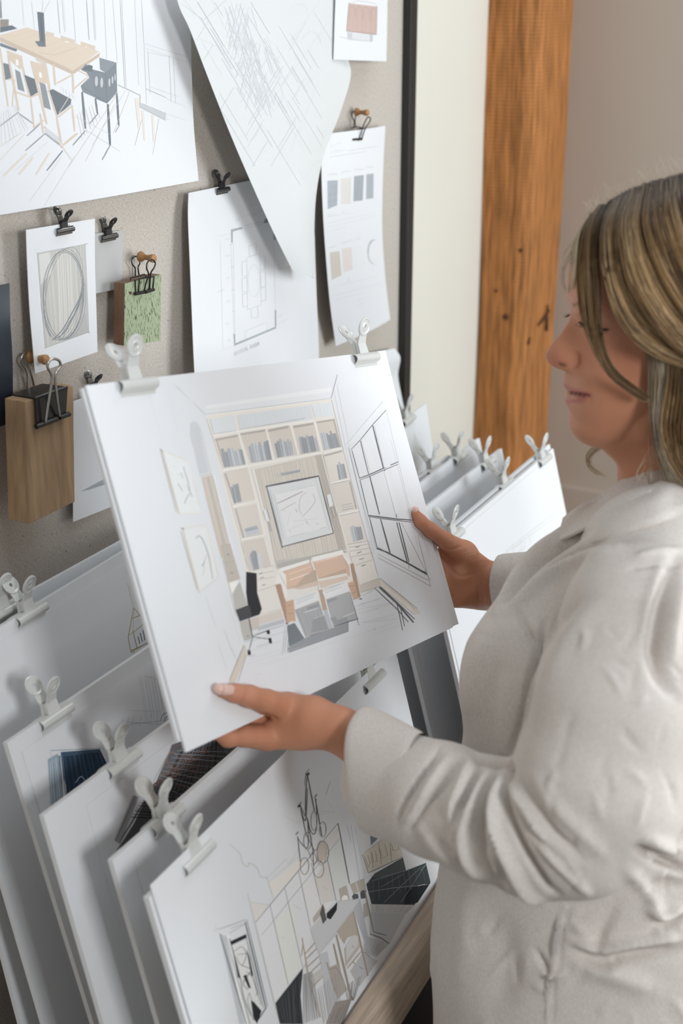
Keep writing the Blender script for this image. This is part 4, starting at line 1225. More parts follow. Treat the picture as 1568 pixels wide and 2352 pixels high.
HELD = '''
@ 340 860 3.733
F d2d5dd 490,290 1570,140 1570,205 495,342
F dadce2 500,265 1568,110 1568,150 490,295
L 858890 3 240,100 300,160 400,255 490,345
L 8b8e95 2.5 495,342 1565,205
L c5c8ce 2 5,160 130,600
L cccfd5 2 130,60 300,700
L d0d3d9 3 165,60 260,480
L c9ccd2 3 210,80 500,345
# unit base
@ 0 0 1
F dcd5cc 474,953 760,916 786,1028 825,1175 868,1328 870,1347 820,1368 590,1432 557,1290
@ 340 860 3.733
F ccd2da 530,385 735,348 758,482 560,508
F c8ced7 765,348 1390,262 1415,385 790,468
H b9c0ca 1.5 22 770,350 1385,265 1410,382 792,466
F cdd4dd 1405,258 1562,238 1592,355 1430,372
H b9c0ca 1.5 6 1408,260 1560,240 1588,352 1432,370
L 72767d 3 560,512 750,482
L 72767d 3 785,470 1040,430 1345,375
L 72767d 3 530,380 560,508
L 7e828a 2 762,350 788,468
L 7e828a 2.5 1400,260 1428,370
F cabdb0 570,550 770,518 835,775 650,802
F cabdb0 792,518 1005,478 1062,730 872,762
F cabdb0 1025,478 1215,438 1280,690 1090,722
F cabdb0 1240,442 1420,410 1480,660 1298,690
F a49a91 570,552 768,515 772,532 575,572
F a49a91 790,505 1003,470 1006,490 792,522
F a49a91 1025,472 1200,438 1205,460 1028,495
F a49a91 1240,440 1415,412 1418,432 1243,462
L 9b9087 9 585,560 655,800
L a89b8f 5 500,380 640,810
B 7 620,632 800,612 838,770 655,798
B 8 850,590 1030,565 1062,730 885,757
B 7 1075,560 1222,532 1245,690 1110,715
B 7 1285,520 1430,505 1465,655 1312,682
L 7d828a 2 655,798 830,768
L 7d828a 2 885,757 1062,730
L e9e5e0 8 640,825 1480,672
L e6e2dd 7 775,500 850,780
L e6e2dd 6 1010,470 1078,735
L e6e2dd 6 1222,430 1288,690
L e9e5e0 7 1425,400 1485,660
L e9e5e0 7 555,520 1420,395
L e4dfd8 7 505,352 1380,240
L 9d948b 2 645,840 850,800
# left column
F d0c3b6 655,840 850,800 918,1070 735,1108
F a79c92 650,850 668,848 750,1105 735,1110
F cfc4b9 745,1145 930,1108 985,1368 810,1400
F a79c92 740,1148 752,1145 825,1395 808,1402
B 4 700,920 765,905 802,1090 738,1108
F 9aa3b0 825,1325 930,1295 945,1320 835,1350
F b3bac6 835,1350 945,1320 952,1362 838,1390
L 5f656e 3 828,1345 940,1318
L 7d828a 2 822,1328 930,1298
L e6e2dd 7 860,800 1000,1375
L ece8e3 5 900,815 1050,1400
L a1988f 3 885,810 1000,1250
L e8e4de 8 715,1135 925,1080
L 8f877f 2 722,1118 920,1080
L e8e4de 8 795,1415 990,1375
L 8f877f 2 810,1402 985,1370
L 9a928a 3 640,840 800,1430
F ccbfb2 812,1435 1000,1395 1050,1640 870,1690
# reeded centre panel
@ 0 0 1
F c6bcaf 584,1078 737,1043 792,1264 637,1308
H b3a696 1.0 34 585,1080 737,1045 788,1262 638,1306
H dcd4c8 1.2 26 588,1082 737,1047 775,1262 638,1304
F b5aba0 722,1046 741,1043 793,1262 778,1266
H 9d9389 .9 7 724,1047 740,1044 792,1262 778,1266
L 9a928b 1.3 741,1043 795,1264
L ece8e3 1.6 581,1078 620,1240
@ 340 860 3.733
F 8b9097 1135,845 1300,815 1302,838 1140,865
L a9adb2 5 1070,865 1290,820
L 9a9ea4 4 1095,880 1300,835
L c0bdb8 2 1300,815 1400,805
# framed artwork
F cdd1d7 1012,965 1458,870 1585,1358 1152,1478
F d6d9dd 1090,1015 1430,945 1530,1310 1190,1400
L a9aeb6 8 1040,990 1150,1450
L b5bac1 5 1430,880 1555,1340
L 54565f 14 1005,962 1460,872 
L 54565f 11 1015,965 1150,1490
L 54565f 9 1460,868 1588,1362
L 54565f 9 1148,1478 1588,1362
L 7a5a5c 5 1105,1108 1325,1003
L 8a6f72 3 1130,1170 1265,1097
L 9a9ea4 2.5 1100,1022 1430,950
C 85878d 3 1355,1012 1310,1050 1295,1110 1300,1170 1315,1200
C 8d8082 3 1410,1020 1430,1085 1380,1160 1315,1225
L a5a9af 2 1190,1290 1220,1180
L a5a9af 2 1240,1260 1330,1250 1455,1235
L b0b3b8 2 1190,1335 1330,1280
L 8d9096 3 1212,1330 1225,1360
L 7d8086 4 1355,1260 1365,1285
L 9a9ea4 2 1340,1230 1385,1300
L 9a9ea4 2 1205,1395 1360,1355
L 8d9096 3 1475,1322 1520,1310
L 7d7f86 5 1262,1155 1278,1182
L 7d7f86 4 1162,1165 1166,1172
L 7d7f86 4 1440,1278 1458,1284
L a5a9af 2 1370,1100 1355,1080
L 9a9ea4 3 1070,1020 1160,1410
# sconces
F d8dce2 985,1165 1010,1155 1040,1250 1015,1262
L 62666e 6 1015,1155 1045,1245
L 62666e 4 985,1170 1010,1260
L 6d7178 5 1015,1265 1040,1350
L 4f535b 6 1030,1265 1052,1345
L e0e3e8 6 1022,1270 1044,1340
# wall pictures
F d5d9dc 125,660 345,748 450,1185 270,1200
L c0a88c 8 120,660 262,1195
L 8d7a68 4 105,650 240,1180
L d9c9b2 4 130,655 345,745
L d9d0c2 5 345,745 440,1120
L d9cfc0 6 265,1198 455,1190
L 5a4640 6 100,640 125,660
C 857b7c 5 300,790 335,900 360,1010 380,1050
C 857b7c 5 355,1020 325,1070 312,1112
L 7d777a 5 255,935 295,1000
L 857b7c 4 262,865 278,845 300,890
L 8f8a8c 4 325,950 365,1015
L 8f8a8c 3 215,782 228,790
# arch
F bdc0ca 360,425 385,400 420,412 470,500 500,640 545,835 440,855 395,650 362,530
F c7cad2 440,440 470,500 500,640 545,835 515,835 460,600
H b0b4c0 3 6 370,440 440,460 530,830 440,850
F c4b6a7 455,880 548,862 650,1280 715,1568 625,1568 540,1240
F b2a698 500,880 520,870 690,1560 660,1568
L a08f7e 4 548,862 720,1568
L c6a583 4 465,890 625,1520
L a1937f 4 440,870 545,850
L d9dce3 12 560,860 740,1568
L cdbfb4 4 530,830 545,860
@ 380 1180 3.733
L c6a583 4 390,10 610,880
F b3a698 470,275 555,258 640,560 540,590
L 8d8377 3 470,275 555,258
L 8d8377 3 500,425 590,405
L 4f4a45 6 525,350 548,350
L 4f4a45 6 555,510 578,505
F e5e3df 545,600 625,565 570,690
F a9a69f 575,695 635,590 700,770 660,880 600,820
F aba89f 640,930 720,900 745,1050 670,1080
L 85827a 3 570,690 635,590
L c2a98e 3 630,570 700,780
L c2a98e 3 635,920 668,1075
L 5b5750 7 700,1040 712,1060
# left column lower, drawers
F cbbfb3 665,232 835,205 905,440 715,478
L e8e4de 6 650,228 840,182
B 4 705,335 770,300 812,470 748,490
F bfc5cd 780,340 815,330 832,465 800,470
L 9a928a 3 655,240 700,470
L a1988f 3 640,235 720,495
L e6e2dd 5 835,170 910,440
L 8a827a 3 890,150 950,470
L 8a827a 2.5 790,520 930,490
L 8a827a 2.5 790,570 935,540
L 8a827a 2.5 790,665 950,610
L 8a827a 3 835,465 925,445
L 3d3c3e 5 800,518 828,506
L 3d3c3e 5 808,553 843,545
L 3d3c3e 5 825,615 856,606
L 3d3c3e 6 840,695 872,686
F cdbfb2 800,880 990,830 1010,890 800,955
L a3998e 3 820,862 1000,820
F d9d3cb 800,680 940,630 985,820 830,860
F c0b2a6 720,900 800,880 800,990 735,1000
F aab0ba 800,965 1010,900 1020,935 790,1005
# office chair
F 34353b 690,497 780,512 785,680 825,815 805,865 745,885 635,925 600,825 705,785 690,680
F 45464c 600,825 720,790 740,880 635,925
L 2a2b30 5 690,500 780,512
L 5a4a48 4 790,700 822,815
L 3a3b41 8 712,890 745,1060
L 55585f 6 745,1050 870,1005
L 55585f 6 745,1055 885,1075
L 55585f 6 745,1060 675,1085
L 5f6269 7 745,1060 715,1170
F 2c2d32 868,995 890,995 895,1030 872,1035
F 2c2d32 880,1065 905,1065 912,1110 888,1112
F 2c2d32 700,1170 725,1168 732,1208 705,1214
F 2c2d32 860,1000 880,1000 885,1020 868,1024
L 9a9ca3 4 685,1100 750,1075
L b5b6bc 8 780,1140 880,1110
L b5b6bc 7 715,1225 770,1210
# trim at bottom left of the drawing
F c9b9a6 672,1130 690,1140 690,1210 600,1440 545,1440
L 7d7166 4 670,1125 548,1425
L 7d7166 4 692,1210 620,1440
L b5b0b0 3 500,1000 620,1290
L c9cbd2 3 550,700 680,1110
L cfd2d8 9 340,690 430,960
L cfd2d8 9 450,1100 530,1340
L d3d6dc 7 270,680 295,790
L d3d6dc 4 520,690 640,1100
# second picture
F d3d7da 150,150 345,105 452,540 290,665
L c8b198 9 145,130 290,680
L 8d7a68 4 130,150 270,655
L dccbb2 5 150,125 345,98
L dccbb2 5 345,100 458,545
L dccbb2 5 290,675 460,540
L 6b5244 9 133,125 158,130
C 6d686c 5 258,215 285,190 320,230 365,350 390,480 402,560
L 857f83 4 350,350 320,450
L 77727a 7 312,450 335,415
L 9a969c 3 320,530 335,450
# sofa
F c9a386 975,460 1230,390 1300,580 1040,650
F b5b0ab 940,400 1230,370 1240,395 970,465
F a7a39d 950,430 1500,300 1560,330 1240,390 960,470
F e6e3e0 975,470 1230,392 1232,420 985,500
F d9a985 1030,490 1245,420 1285,560 1045,635
F b99a80 1200,520 1285,480 1300,570 1100,640
L e6c7ae 7 1060,520 1250,450
L ecd6c5 7 1060,570 1230,510
L a38671 5 1230,390 1300,575 1310,640
F e6e3e0 1250,378 1515,310 1530,345 1262,412
F d5a582 1262,415 1515,352 1545,510 1310,560
F bf9676 1300,560 1545,510 1545,470 1400,520
L e6c7ae 7 1285,420 1480,365
F e2ddd9 935,600 975,480 1030,520 1045,700 1030,745
L 8a6f5c 3 975,515 1040,640
L 8a6f5c 3 935,608 975,600 1030,750
F a8795a 940,612 985,600 1080,920 1035,940
L c48e66 5 990,610 1060,930
F d8d4d0 1045,655 1310,590 1300,650 1040,750
F cfb09a 1080,640 1310,580 1310,615 1150,650
F c9956b 1030,755 1095,735 1115,920 1040,925
L 8a6a50 4 1040,790 1085,780
L 8a6a50 4 1045,860 1100,850
F d2b59f 1310,580 1560,530 1568,560 1330,640
L 9a8878 4 1305,640 1420,990
F b08d70 1315,660 1345,650 1385,820 1350,830
F a5adb8 1355,830 1385,820 1435,990 1400,1000
# blankets and rug
F d6d9df 1105,730 1300,655 1312,740 1110,820
L 8f949e 3 1110,740 1290,675
L 8f949e 3 1120,755 1280,690
L 8f949e 3 1115,775 1275,710
F 9b9da3 1105,825 1312,745 1395,995 1200,1060
F 7f8289 1220,800 1305,770 1310,795 1215,825
F 84878e 1260,910 1360,870 1395,990 1250,1020
H 8b8e95 6 8 1110,830 1310,760 1390,990 1195,1050
L d3d5d8 5 1180,850 1300,812
L c0c3c8 4 1270,900 1350,870
L 3f4249 5 1240,1048 1385,1000
F 66717d 1040,960 1105,935 1190,1070 1060,1140
H 55606c 4 8 1045,960 1105,940 1190,1070 1060,1140
F 828791 1190,1068 1568,930 1568,1010 1055,1192 1050,1150
L 6d737d 3 1055,1190 1568,1008
L 85878e 3 1025,960 1000,1215
L 85878e 3 1040,990 1020,1190
L 5d626b 3 1060,960 1045,1190
L 3c3f45 9 1028,942 1052,944
# floor lines
L bfc0c6 2 700,1260 1000,1160
L bfc0c6 2 690,1290 1200,1130
L c3c3c8 2 670,1360 1560,1060
L c9bfb8 3 760,1390 820,1370
L c6c6cb 2 650,1330 980,1240
L aeb0b7 3 700,1100 1030,1010
L aeb0b7 3 760,1030 1010,960
L a3a6ad 4 830,1010 1020,950
L b5b6bc 2 700,1180 990,1090
L cfcfd4 2 700,1440 1560,1150
# right half, lower
@ 640 1200 3.733
F e6e3e0 280,300 540,238 555,262 285,325
F e2ddd9 545,262 625,345 600,370 555,300
F d0a07c 548,290 600,370 612,470 580,440
F a8795a 610,355 640,350 700,640 665,650
F c9956b 590,520 645,500 680,650 640,665
L 8a6a50 4 590,550 650,540
L 8a6a50 4 620,610 665,595
L 3c3f45 8 688,655 712,656
F d6d9df 370,595 580,500 605,590 400,655
L 8f949e 3 385,590 560,515
L 8f949e 3 395,605 540,550
L 8f949e 3 385,570 520,530
F 9b9da3 405,660 605,592 680,830 470,895
F 868990 440,820 560,780 600,850 480,890
F 9b9da3 470,780 640,760 600,800 500,840
F 84878e 410,665 500,640 490,665 420,690
L d3d5d8 5 550,810 650,770
L 3f4249 5 470,895 600,850 680,825
L 55606c 4 610,600 685,880
F b08d70 340,580 370,575 400,740 375,745
F a5adb8 385,755 405,750 465,905 430,915
# right column
@ 640 860 3.733
F d5ccc2 385,692 545,648 600,888 450,925
F cfc5bb 450,948 612,910 668,1150 510,1192
F d5ccc2 512,1222 685,1185 750,1418 582,1468
F a79d93 385,690 540,648 545,665 388,705
F a79d93 600,920 615,915 670,1150 655,1155
F cabdb0 325,412 480,385 535,622 382,655
F a49a91 320,405 478,380 482,395 322,420
F a79d93 465,400 482,392 535,622 520,625
B 8 350,490 480,478 520,622 385,650
B 4 490,750 555,745 585,888 515,905
L 8d949e 6 535,1125 625,1105
L a5acb6 7 535,1145 635,1125
L 7d848e 5 540,1165 640,1145
B 5 600,1285 698,1275 725,1410 635,1440
L e9e5e0 6 385,665 545,630
L e9e5e0 8 440,935 612,895
L e9e5e0 8 510,1205 690,1165
L 8d857d 3 440,945 612,905
L 8d857d 3 500,1215 688,1178
L ebe7e2 6 365,680 500,1190
L ebe7e2 6 505,1200 590,1500
L a1988f 3 450,215 560,680 690,1180 800,1568
L cfc9c2 4 475,370 540,630
F d8dce2 410,1035 440,1025 465,1125 430,1140
L 62666e 4 405,1035 430,1140
L 6d7178 6 445,1140 470,1225
L e0e3e8 5 455,1150 475,1215
L 62666e 3 470,1130 490,1215
# wall corner and window
L 7d8086 4 502,0 448,205
L c5c8ce 2 495,80 610,620
L c5c8ce 2 470,130 620,860
F c9ced8 600,620 625,640 835,1500 810,1520
F d0d5dd 580,600 890,235 905,265 640,590
L b5bac2 3 580,600 890,232 905,262
L 5c6068 5 618,645 700,560 800,435 917,308
L 5c6068 7 625,650 690,890
L 5c6068 6 695,905 765,1200
L 5c6068 7 775,1220 840,1480
L 7d8188 3 595,625 700,1050 830,1490
L 5c6068 8 700,570 770,855
L d5d8de 3 706,580 772,850
L 5c6068 9 778,870 862,1200
L 5c6068 9 872,1240 952,1535
L 5c6068 10 805,440 895,800
L 5c6068 9 905,820 1010,1225
L d5d8de 2.5 912,850 1005,1215
L 5c6068 8 690,890 775,860 895,805 1025,748
L 5c6068 5 695,905 775,875 905,818 1022,770
L 53565e 9 760,1208 870,1222 1010,1240 1150,1250
L 53565e 5 765,1218 870,1235 1010,1252 1150,1268
F d0d4dc 820,440 860,435 960,790 905,800
F d3d7de 705,560 745,560 850,820 785,850
F d3d7de 900,830 930,820 1040,1180 1000,1200
L c9cdd3 2 920,310 1110,1100 1300,1568
L ced1d7 2 960,560 1200,1500
@ 640 1200 3.733
L 53565e 9 1010,0 1100,340
L 53565e 8 1030,0 1115,340
L d9dbe0 2 1018,20 1104,330
L 53565e 9 880,0 955,265
L 44474e 8 835,222 950,265 1100,345 1270,440
L 44474e 5 840,215 1110,355 1275,452
L 8b8e95 3 840,205 1090,335
L 53565e 4 1195,400 1262,428
L a5a8ae 3 1190,110 1270,430 1300,545
L a5a8ae 3 1050,0 1300,500
L b0b3b9 5 850,300 1130,450 1300,545
L bcbfc5 6 850,270 1100,400 1285,495
L 62666e 3 1112,350 1116,395
# drawers right
L 8a827a 2.5 580,190 770,158
L 8a827a 2.5 590,215 770,185
L 8a827a 2.5 605,248 780,220
L 8a827a 2.5 610,298 795,260
L 8a827a 2.5 640,372 805,320
L 3d3c3e 5 655,215 690,207
L 3d3c3e 5 670,265 706,250
L 3d3c3e 5 688,318 728,308
L 3d3c3e 6 705,375 742,362
L a1988f 2.5 770,160 850,460
L a1988f 2.5 600,250 690,540
F c6b9ac 690,545 862,482 868,545 700,600
L 8f857b 3 690,540 858,478
L 8f857b 3 700,600 866,548
# skirting on the right wall
F d9cebf 865,480 1185,735 1210,775 1160,790 868,545
L 6d6964 5 865,478 1185,738
L 8d857d 3 880,505 1210,775
L 53565e 13 860,555 1010,690 1155,858
L 53565e 6 825,565 1010,740 1110,855
L 53565e 6 870,550 1165,830
L 53565e 5 1010,690 1035,800 1060,925
L 53565e 5 1040,720 1078,890
L 8d857d 3 1120,690 1180,780
H c2b6a6 3 5 870,490 1180,740 1160,790 870,540
# floor lines right
L a9abb1 3 655,720 900,640
L b5b6bc 2 660,750 1000,680
L b5b6bc 2 700,700 850,660
L a9abb1 3 720,625 830,570
L b5b6bc 2 710,860 1045,822
L c3c3c8 2 800,960 1040,880
L bfc0c6 3 720,855 1000,790
L b5b6bc 2 690,780 960,700
L c3c3c8 2 560,1000 1000,860
L a3a6ad 4 722,718 732,716
L a3a6ad 3 830,740 850,735
L b99f86 7 820,910 822,922
'''
def held(label, px, off, thick, ink=None, white=(208, 211, 219)):
    c = [heldp(x, y, off) for x, y in px]
    t = empty('presentation_board', sum(c)/4, label, 'mounted drawing')
    s = quad_surf(c, thick); so = s.build('mount_board', M['board'] if not ink else M['paper'], t)
    if ink: k = Ink(s, white); k.draw(ink); k.build(so)
    return c
hc = held('held board with a marker drawing of a study: shelves, tan sofa, framed picture and window', [(197, 885), (885, 805), (1040, 1441), (428, 1728)], 0, .0022, HELD)
hb = held('plain board held behind the drawing of the study, its corners peeping out', [(187, 892), (881, 811), (1053, 1433), (409, 1703)], -.0027, .0032)
hx = (hc[1]-hc[0])/np.linalg.norm(hc[1]-hc[0]); hd = np.cross(hx, HN); hd = hd if hd[2] > 0 else -hd
for px, py, lab in ((304, 872, 'white bulldog clip at the top left of the held board'), (829, 813, 'white bulldog clip at the top right of the held board')):
    put_clip(clip0, heldp(px, py, -.0028), hx, hd, lab, 'white bulldog clips on the held board')
# ---------------------------------------------------------------- distance field modelling
class Field:
    def __init__(s, h, k): s.h, s.k, s.pr = h, k, []
    def cap(s, a, ra, b, rb, k=None): s.pr.append(('c', np.array(a, float), ra, np.array(b, float), rb, k)); return s
    def chain(s, pts, k=None):
        for p, q in zip(pts[:-1], pts[1:]): s.cap(p[0], p[1], q[0], q[1], k)
        return s
    def ell(s, c, ax, r, k=None): s.pr.append(('e', np.array(c, float), np.array(ax, float), np.array(r, float), k)); return s
    def bounds(s, p):
        if p[0] == 'c': return np.minimum(p[1]-p[2], p[3]-p[4]), np.maximum(p[1]+p[2], p[3]+p[4])
        m_ = max(p[3]); return p[1]-m_, p[1]+m_
    def run(s):
        bs = [s.bounds(p) for p in s.pr]; pad = s.h*3+s.k
        lo = np.min([b[0] for b in bs], 0)-pad; hi = np.max([b[1] for b in bs], 0)+pad
        n = np.ceil((hi-lo)/s.h).astype(int)+1
        V = np.full(n, 1.0, np.float32); ax = [lo[i]+np.arange(n[i])*s.h for i in range(3)]
        for p, b in zip(s.pr, bs):
            k = p[-1] or s.k; m_ = k*1.5+s.h*3
            i0 = np.clip(((b[0]-m_-lo)/s.h).astype(int), 0, n); i1 = np.clip(((b[1]+m_-lo)/s.h).astype(int)+2, 0, n)
            X, Y, Z = np.meshgrid(*[ax[i][i0[i]:i1[i]] for i in range(3)], indexing='ij'); Q = np.stack([X, Y, Z], -1)
            if p[0] == 'c':
                a, ra, b2, rb = p[1:5]; ab = b2-a; t = np.clip(((Q-a)@ab)/(ab@ab+1e-12), 0, 1)
                d = np.linalg.norm(Q-a-t[..., None]*ab, axis=-1)-(ra+(rb-ra)*t)
            else:
                q = (Q-p[1])@p[2].T; r = p[3]; k0 = np.linalg.norm(q/r, axis=-1); k1 = np.linalg.norm(q/(r*r), axis=-1)
                d = k0*(k0-1)/(k1+1e-9)
            sl = tuple(slice(i0[i], i1[i]) for i in range(3)); v = V[sl]
            hh = np.clip(0.5+0.5*(v-d)/k, 0, 1); V[sl] = v*(1-hh)+d*hh-k*hh*(1-hh)
        return surface_nets(V, lo, s.h)
def surface_nets(V, lo, h):
    ins = V < 0; n = np.array(V.shape)
    c = np.zeros(n-1, np.uint8)
    for dx in (0, 1):
        for dy in (0, 1):
            for dz in (0, 1): c += ins[dx:n[0]-1+dx, dy:n[1]-1+dy, dz:n[2]-1+dz]
    act = (c > 0) & (c < 8); ii = np.argwhere(act); idx = -np.ones(act.shape, int); idx[act] = np.arange(len(ii))
    S = np.zeros((len(ii), 3)); N = np.zeros(len(ii))
    cs = [(0, 0, 0), (1, 0, 0), (0, 1, 0), (1, 1, 0), (0, 0, 1), (1, 0, 1), (0, 1, 1), (1, 1, 1)]
    for a in range(8):
        for b in range(a+1, 8):
            if sum(abs(cs[a][k]-cs[b][k]) for k in range(3)) != 1: continue
            va = V[ii[:, 0]+cs[a][0], ii[:, 1]+cs[a][1], ii[:, 2]+cs[a][2]]; vb = V[ii[:, 0]+cs[b][0], ii[:, 1]+cs[b][1], ii[:, 2]+cs[b][2]]
            m_ = (va < 0) != (vb < 0); t = np.where(m_, va/(va-vb+1e-12), 0)
            S += m_[:, None]*(np.array(cs[a])+t[:, None]*(np.array(cs[b])-np.array(cs[a]))); N += m_
    verts = lo+(ii+S/N[:, None])*h; F = []
    for ax in range(3):
        u, v = (ax+1) % 3, (ax+2) % 3; sl0 = [slice(None)]*3; sl1 = [slice(None)]*3; sl0[ax] = slice(0, -1); sl1[ax] = slice(1, None)
        e0 = ins[tuple(sl0)]; e1 = ins[tuple(sl1)]; cr = np.argwhere(e0 != e1)
        cr = cr[(cr[:, u] > 0) & (cr[:, v] > 0) & (cr[:, u] < n[u]-1) & (cr[:, v] < n[v]-1)]
        def cell(du, dv):
            q = cr.copy(); q[:, u] -= du; q[:, v] -= dv; return idx[q[:, 0], q[:, 1], q[:, 2]]
        f = np.stack([cell(1, 1), cell(0, 1), cell(0, 0), cell(1, 0)], 1)
        fl = e0[cr[:, 0], cr[:, 1], cr[:, 2]]; f[~fl] = f[~fl][:, ::-1]; F.append(f)
    return verts, np.vstack(F)
def remesh(v, f, vox, smooth=2):
    me = bpy.data.meshes.new('tmp'); me.from_pydata(np.asarray(v).tolist(), [], [list(map(int, q)) for q in f]); o = bpy.data.objects.new('tmp', me); C.objects.link(o)
    m_ = o.modifiers.new('r', 'REMESH'); m_.mode = 'VOXEL'; m_.voxel_size = vox; m_.adaptivity = 0
    if smooth: q = o.modifiers.new('s', 'SMOOTH'); q.iterations = smooth; q.factor = .5
    bpy.context.view_layer.update(); e_ = o.evaluated_get(bpy.context.evaluated_depsgraph_get()).to_mesh()
    V = np.zeros(len(e_.vertices)*3); e_.vertices.foreach_get('co', V); F = [tuple(p.vertices) for p in e_.polygons]
    bpy.data.objects.remove(o, do_unlink=True); return V.reshape(-1, 3), F
def vnormals(V, F):
    me = bpy.data.meshes.new('tmp'); me.from_pydata(V.tolist(), [], [list(map(int, q)) for q in F]); me.update()
    N = np.zeros(len(V)*3); me.vertices.foreach_get('normal', N); bpy.data.meshes.remove(me); return N.reshape(-1, 3)
def pdist(uv, pts):
    """distance of pixels uv to a polyline and the fraction along it"""
    best = np.full(len(uv), 1e9); tt = np.zeros(len(uv)); n = len(pts)-1
    for i, (a, b) in enumerate(zip(pts[:-1], pts[1:])):
        a = np.array(a); ab = np.array(b)-a; t = np.clip(((uv-a)@ab)/(ab@ab+1e-9), 0, 1); d = np.linalg.norm(uv-a-t[:, None]*ab, axis=1)
        m_ = d < best; best[m_] = d[m_]; tt[m_] = (i+t[m_])/n
    return best, tt
def creases(V, F, items, dmax=None, fade=True):
    """items: (pixel polyline, half width px, height m); moves the camera-facing skin along its normal"""
    N = vnormals(V, F); q = proj(V); uv = q[:, :2]; face = np.einsum('ij,ij->i', N, CAM-V) > 0
    D = np.zeros(len(V))
    for pts, w_, h in items:
        c = catmull(pts, 8*len(pts)); lo = c.min(0)-3*w_; hi = c.max(0)+3*w_
        m_ = np.where(face & (uv > lo).all(1) & (uv < hi).all(1))[0]
        if len(m_) == 0: continue
        d, t = pdist(uv[m_], c); D[m_] += h*np.exp(-(d/w_)**2)*(np.sin(np.pi*np.clip(t, .02, .98))**.5 if fade else 1)
    return V+N*D[:, None]

# ---------------------------------------------------------------- the woman
per = empty('person', P(1440, 2300, 1.16)*np.array([1, 1, 0]), 'blonde woman in an off-white linen shirt holding up a board with both hands', 'person')
R_ = lambda px, d: px*d/FPX
HO = P(1420, 760, 1.12); FX = -RT; LY = -np.array([FW[0], FW[1], 0])/np.linalg.norm(FW[:2]); UZ = np.array([0, 0, 1.0])
def sag(x, y): q = on(x, y, HO, LY)-HO; return q@FX, q@UZ
def S3(x, y, side=0.0):                                            # pixel on her mid plane moved sideways towards the camera
    return on(x, y, HO+LY*side, LY)

def head_mesh():
    prof = [(1420, 1032), (1375, 1024), (1338, 1017), (1323, 1007), (1311, 990), (1307, 973), (1310, 948), (1300, 929), (1297, 919), (1305, 909), (1314, 902), (1299, 893), (1292.6, 884), (1296, 866), (1297, 848),
            (1268, 841), (1254, 829), (1250.5, 813), (1264, 792), (1286, 766), (1305, 737), (1311, 715), (1310, 690), (1306, 672), (1306, 640), (1313, 600), (1330, 555), (1358, 515), (1400, 480), (1460, 452), (1540, 438)]
    base = [(1420, 1032), (1375, 1024), (1338, 1017), (1323, 1007), (1311, 990), (1307, 973), (1310, 948), (1305, 929), (1303, 919), (1303, 909), (1303, 902), (1302, 893), (1301, 884), (1302, 866), (1306, 848),
            (1311, 841), (1318, 829), (1322, 813), (1326, 792), (1325, 766), (1321, 737), (1316, 715), (1310, 690), (1306, 672), (1306, 640), (1313, 600), (1330, 555), (1358, 515), (1400, 480), (1460, 452), (1540, 438)]
    back = [(1470, 1032), (1480, 1020), (1500, 1000), (1540, 970), (1600, 930), (1690, 880), (1770, 820), (1815, 740), (1828, 660), (1815, 590), (1770, 520), (1700, 470), (1640, 448), (1600, 440)]
    wid = [(1032, 10), (1017, 16), (1000, 25), (980, 36), (950, 47), (910, 57), (860, 65), (800, 69), (740, 71), (680, 74), (600, 76), (540, 71), (490, 58), (455, 36), (438, 15)]
    P1 = np.array([sag(*p) for p in prof]); P0 = np.array([sag(*p) for p in base]); PB = np.array([sag(*p) for p in back])
    wz = np.array([sag(1400, y)[1] for y, _ in wid]); ww = np.array([w_ for _, w_ in wid])/1000
    z0, z1 = P1[0, 1]+.001, P1[-1, 1]-.001; nz, nt_ = 230, 200; zs = np.linspace(z0, z1, nz)
    f1 = lambda A_, z: np.interp(z, A_[np.argsort(A_[:, 1]), 1], A_[np.argsort(A_[:, 1]), 0])
    zpx = lambda y: sag(1300, y)[1]
    V = []; th = np.linspace(0, 2*math.pi, nt_, endpoint=False)
    def sm(a, n=3):
        for _ in range(n): a = np.concatenate([[a[0]], (a[:-2]+2*a[1:-1]+a[2:])/4, [a[-1]]])
        return a
    xf = sm(f1(P1, zs), 2); xb0 = sm(f1(P0, zs), 6); bk = sm(f1(PB, zs), 8); W = sm(np.interp(zs, wz, ww), 10)
    nsz = np.array([zpx(y) for y in (690, 715, 760, 795, 815, 835, 850, 870, 890, 920, 950)]); nsw = np.array([9, 8, 9, 11, 13.5, 15.5, 15, 14, 17, 17, 22])/1000
    for i, z in enumerate(zs):
        xc = xb0[i]+(bk[i]-xb0[i])*.42; af = xb0[i]-xc; ab_ = xc-bk[i]
        sg = np.interp(z, nsz[::-1], nsw[::-1])
        for a in th:
            y = W[i]*np.sign(math.sin(a))*abs(math.sin(a))**.88; cx = math.cos(a)
            x = xc+(af*abs(cx)**.78 if cx > 0 else -ab_*abs(cx)**.9)
            if cx > 0:
                ex = 3 if z < zpx(800) and z > zpx(852) else 2
                x += (xf[i]-xb0[i])*math.exp(-abs(y/sg)**ex)
                x -= .0065*math.exp(-((abs(y)-.031)/.013)**2-((z-zpx(745))/.011)**2)          # sockets
                x += .0045*math.exp(-((abs(y)-.031)/.011)**2-((z-zpx(748))/.007)**2)          # lowered lids
                x += .004*math.exp(-((abs(y)-.030)/.016)**2-((z-zpx(700))/.007)**2)           # brow
                x += .003*math.exp(-((abs(y)-.045)/.016)**2-((z-zpx(830))/.018)**2)           # cheek
            V.append(HO+FX*x+LY*y+UZ*z)
    n = nt_; F = [(i*n+j, i*n+(j+1) % n, (i+1)*n+(j+1) % n, (i+1)*n+j) for i in range(nz-1) for j in range(n)]
    F += [tuple(range(n))[::-1], tuple(range((nz-1)*n, nz*n))]
    return np.array(V), F
def dB(x, y): return proj(heldp(x, y))[2]
def HB(x, y, off): return P(x, y, dB(x, y)+off)
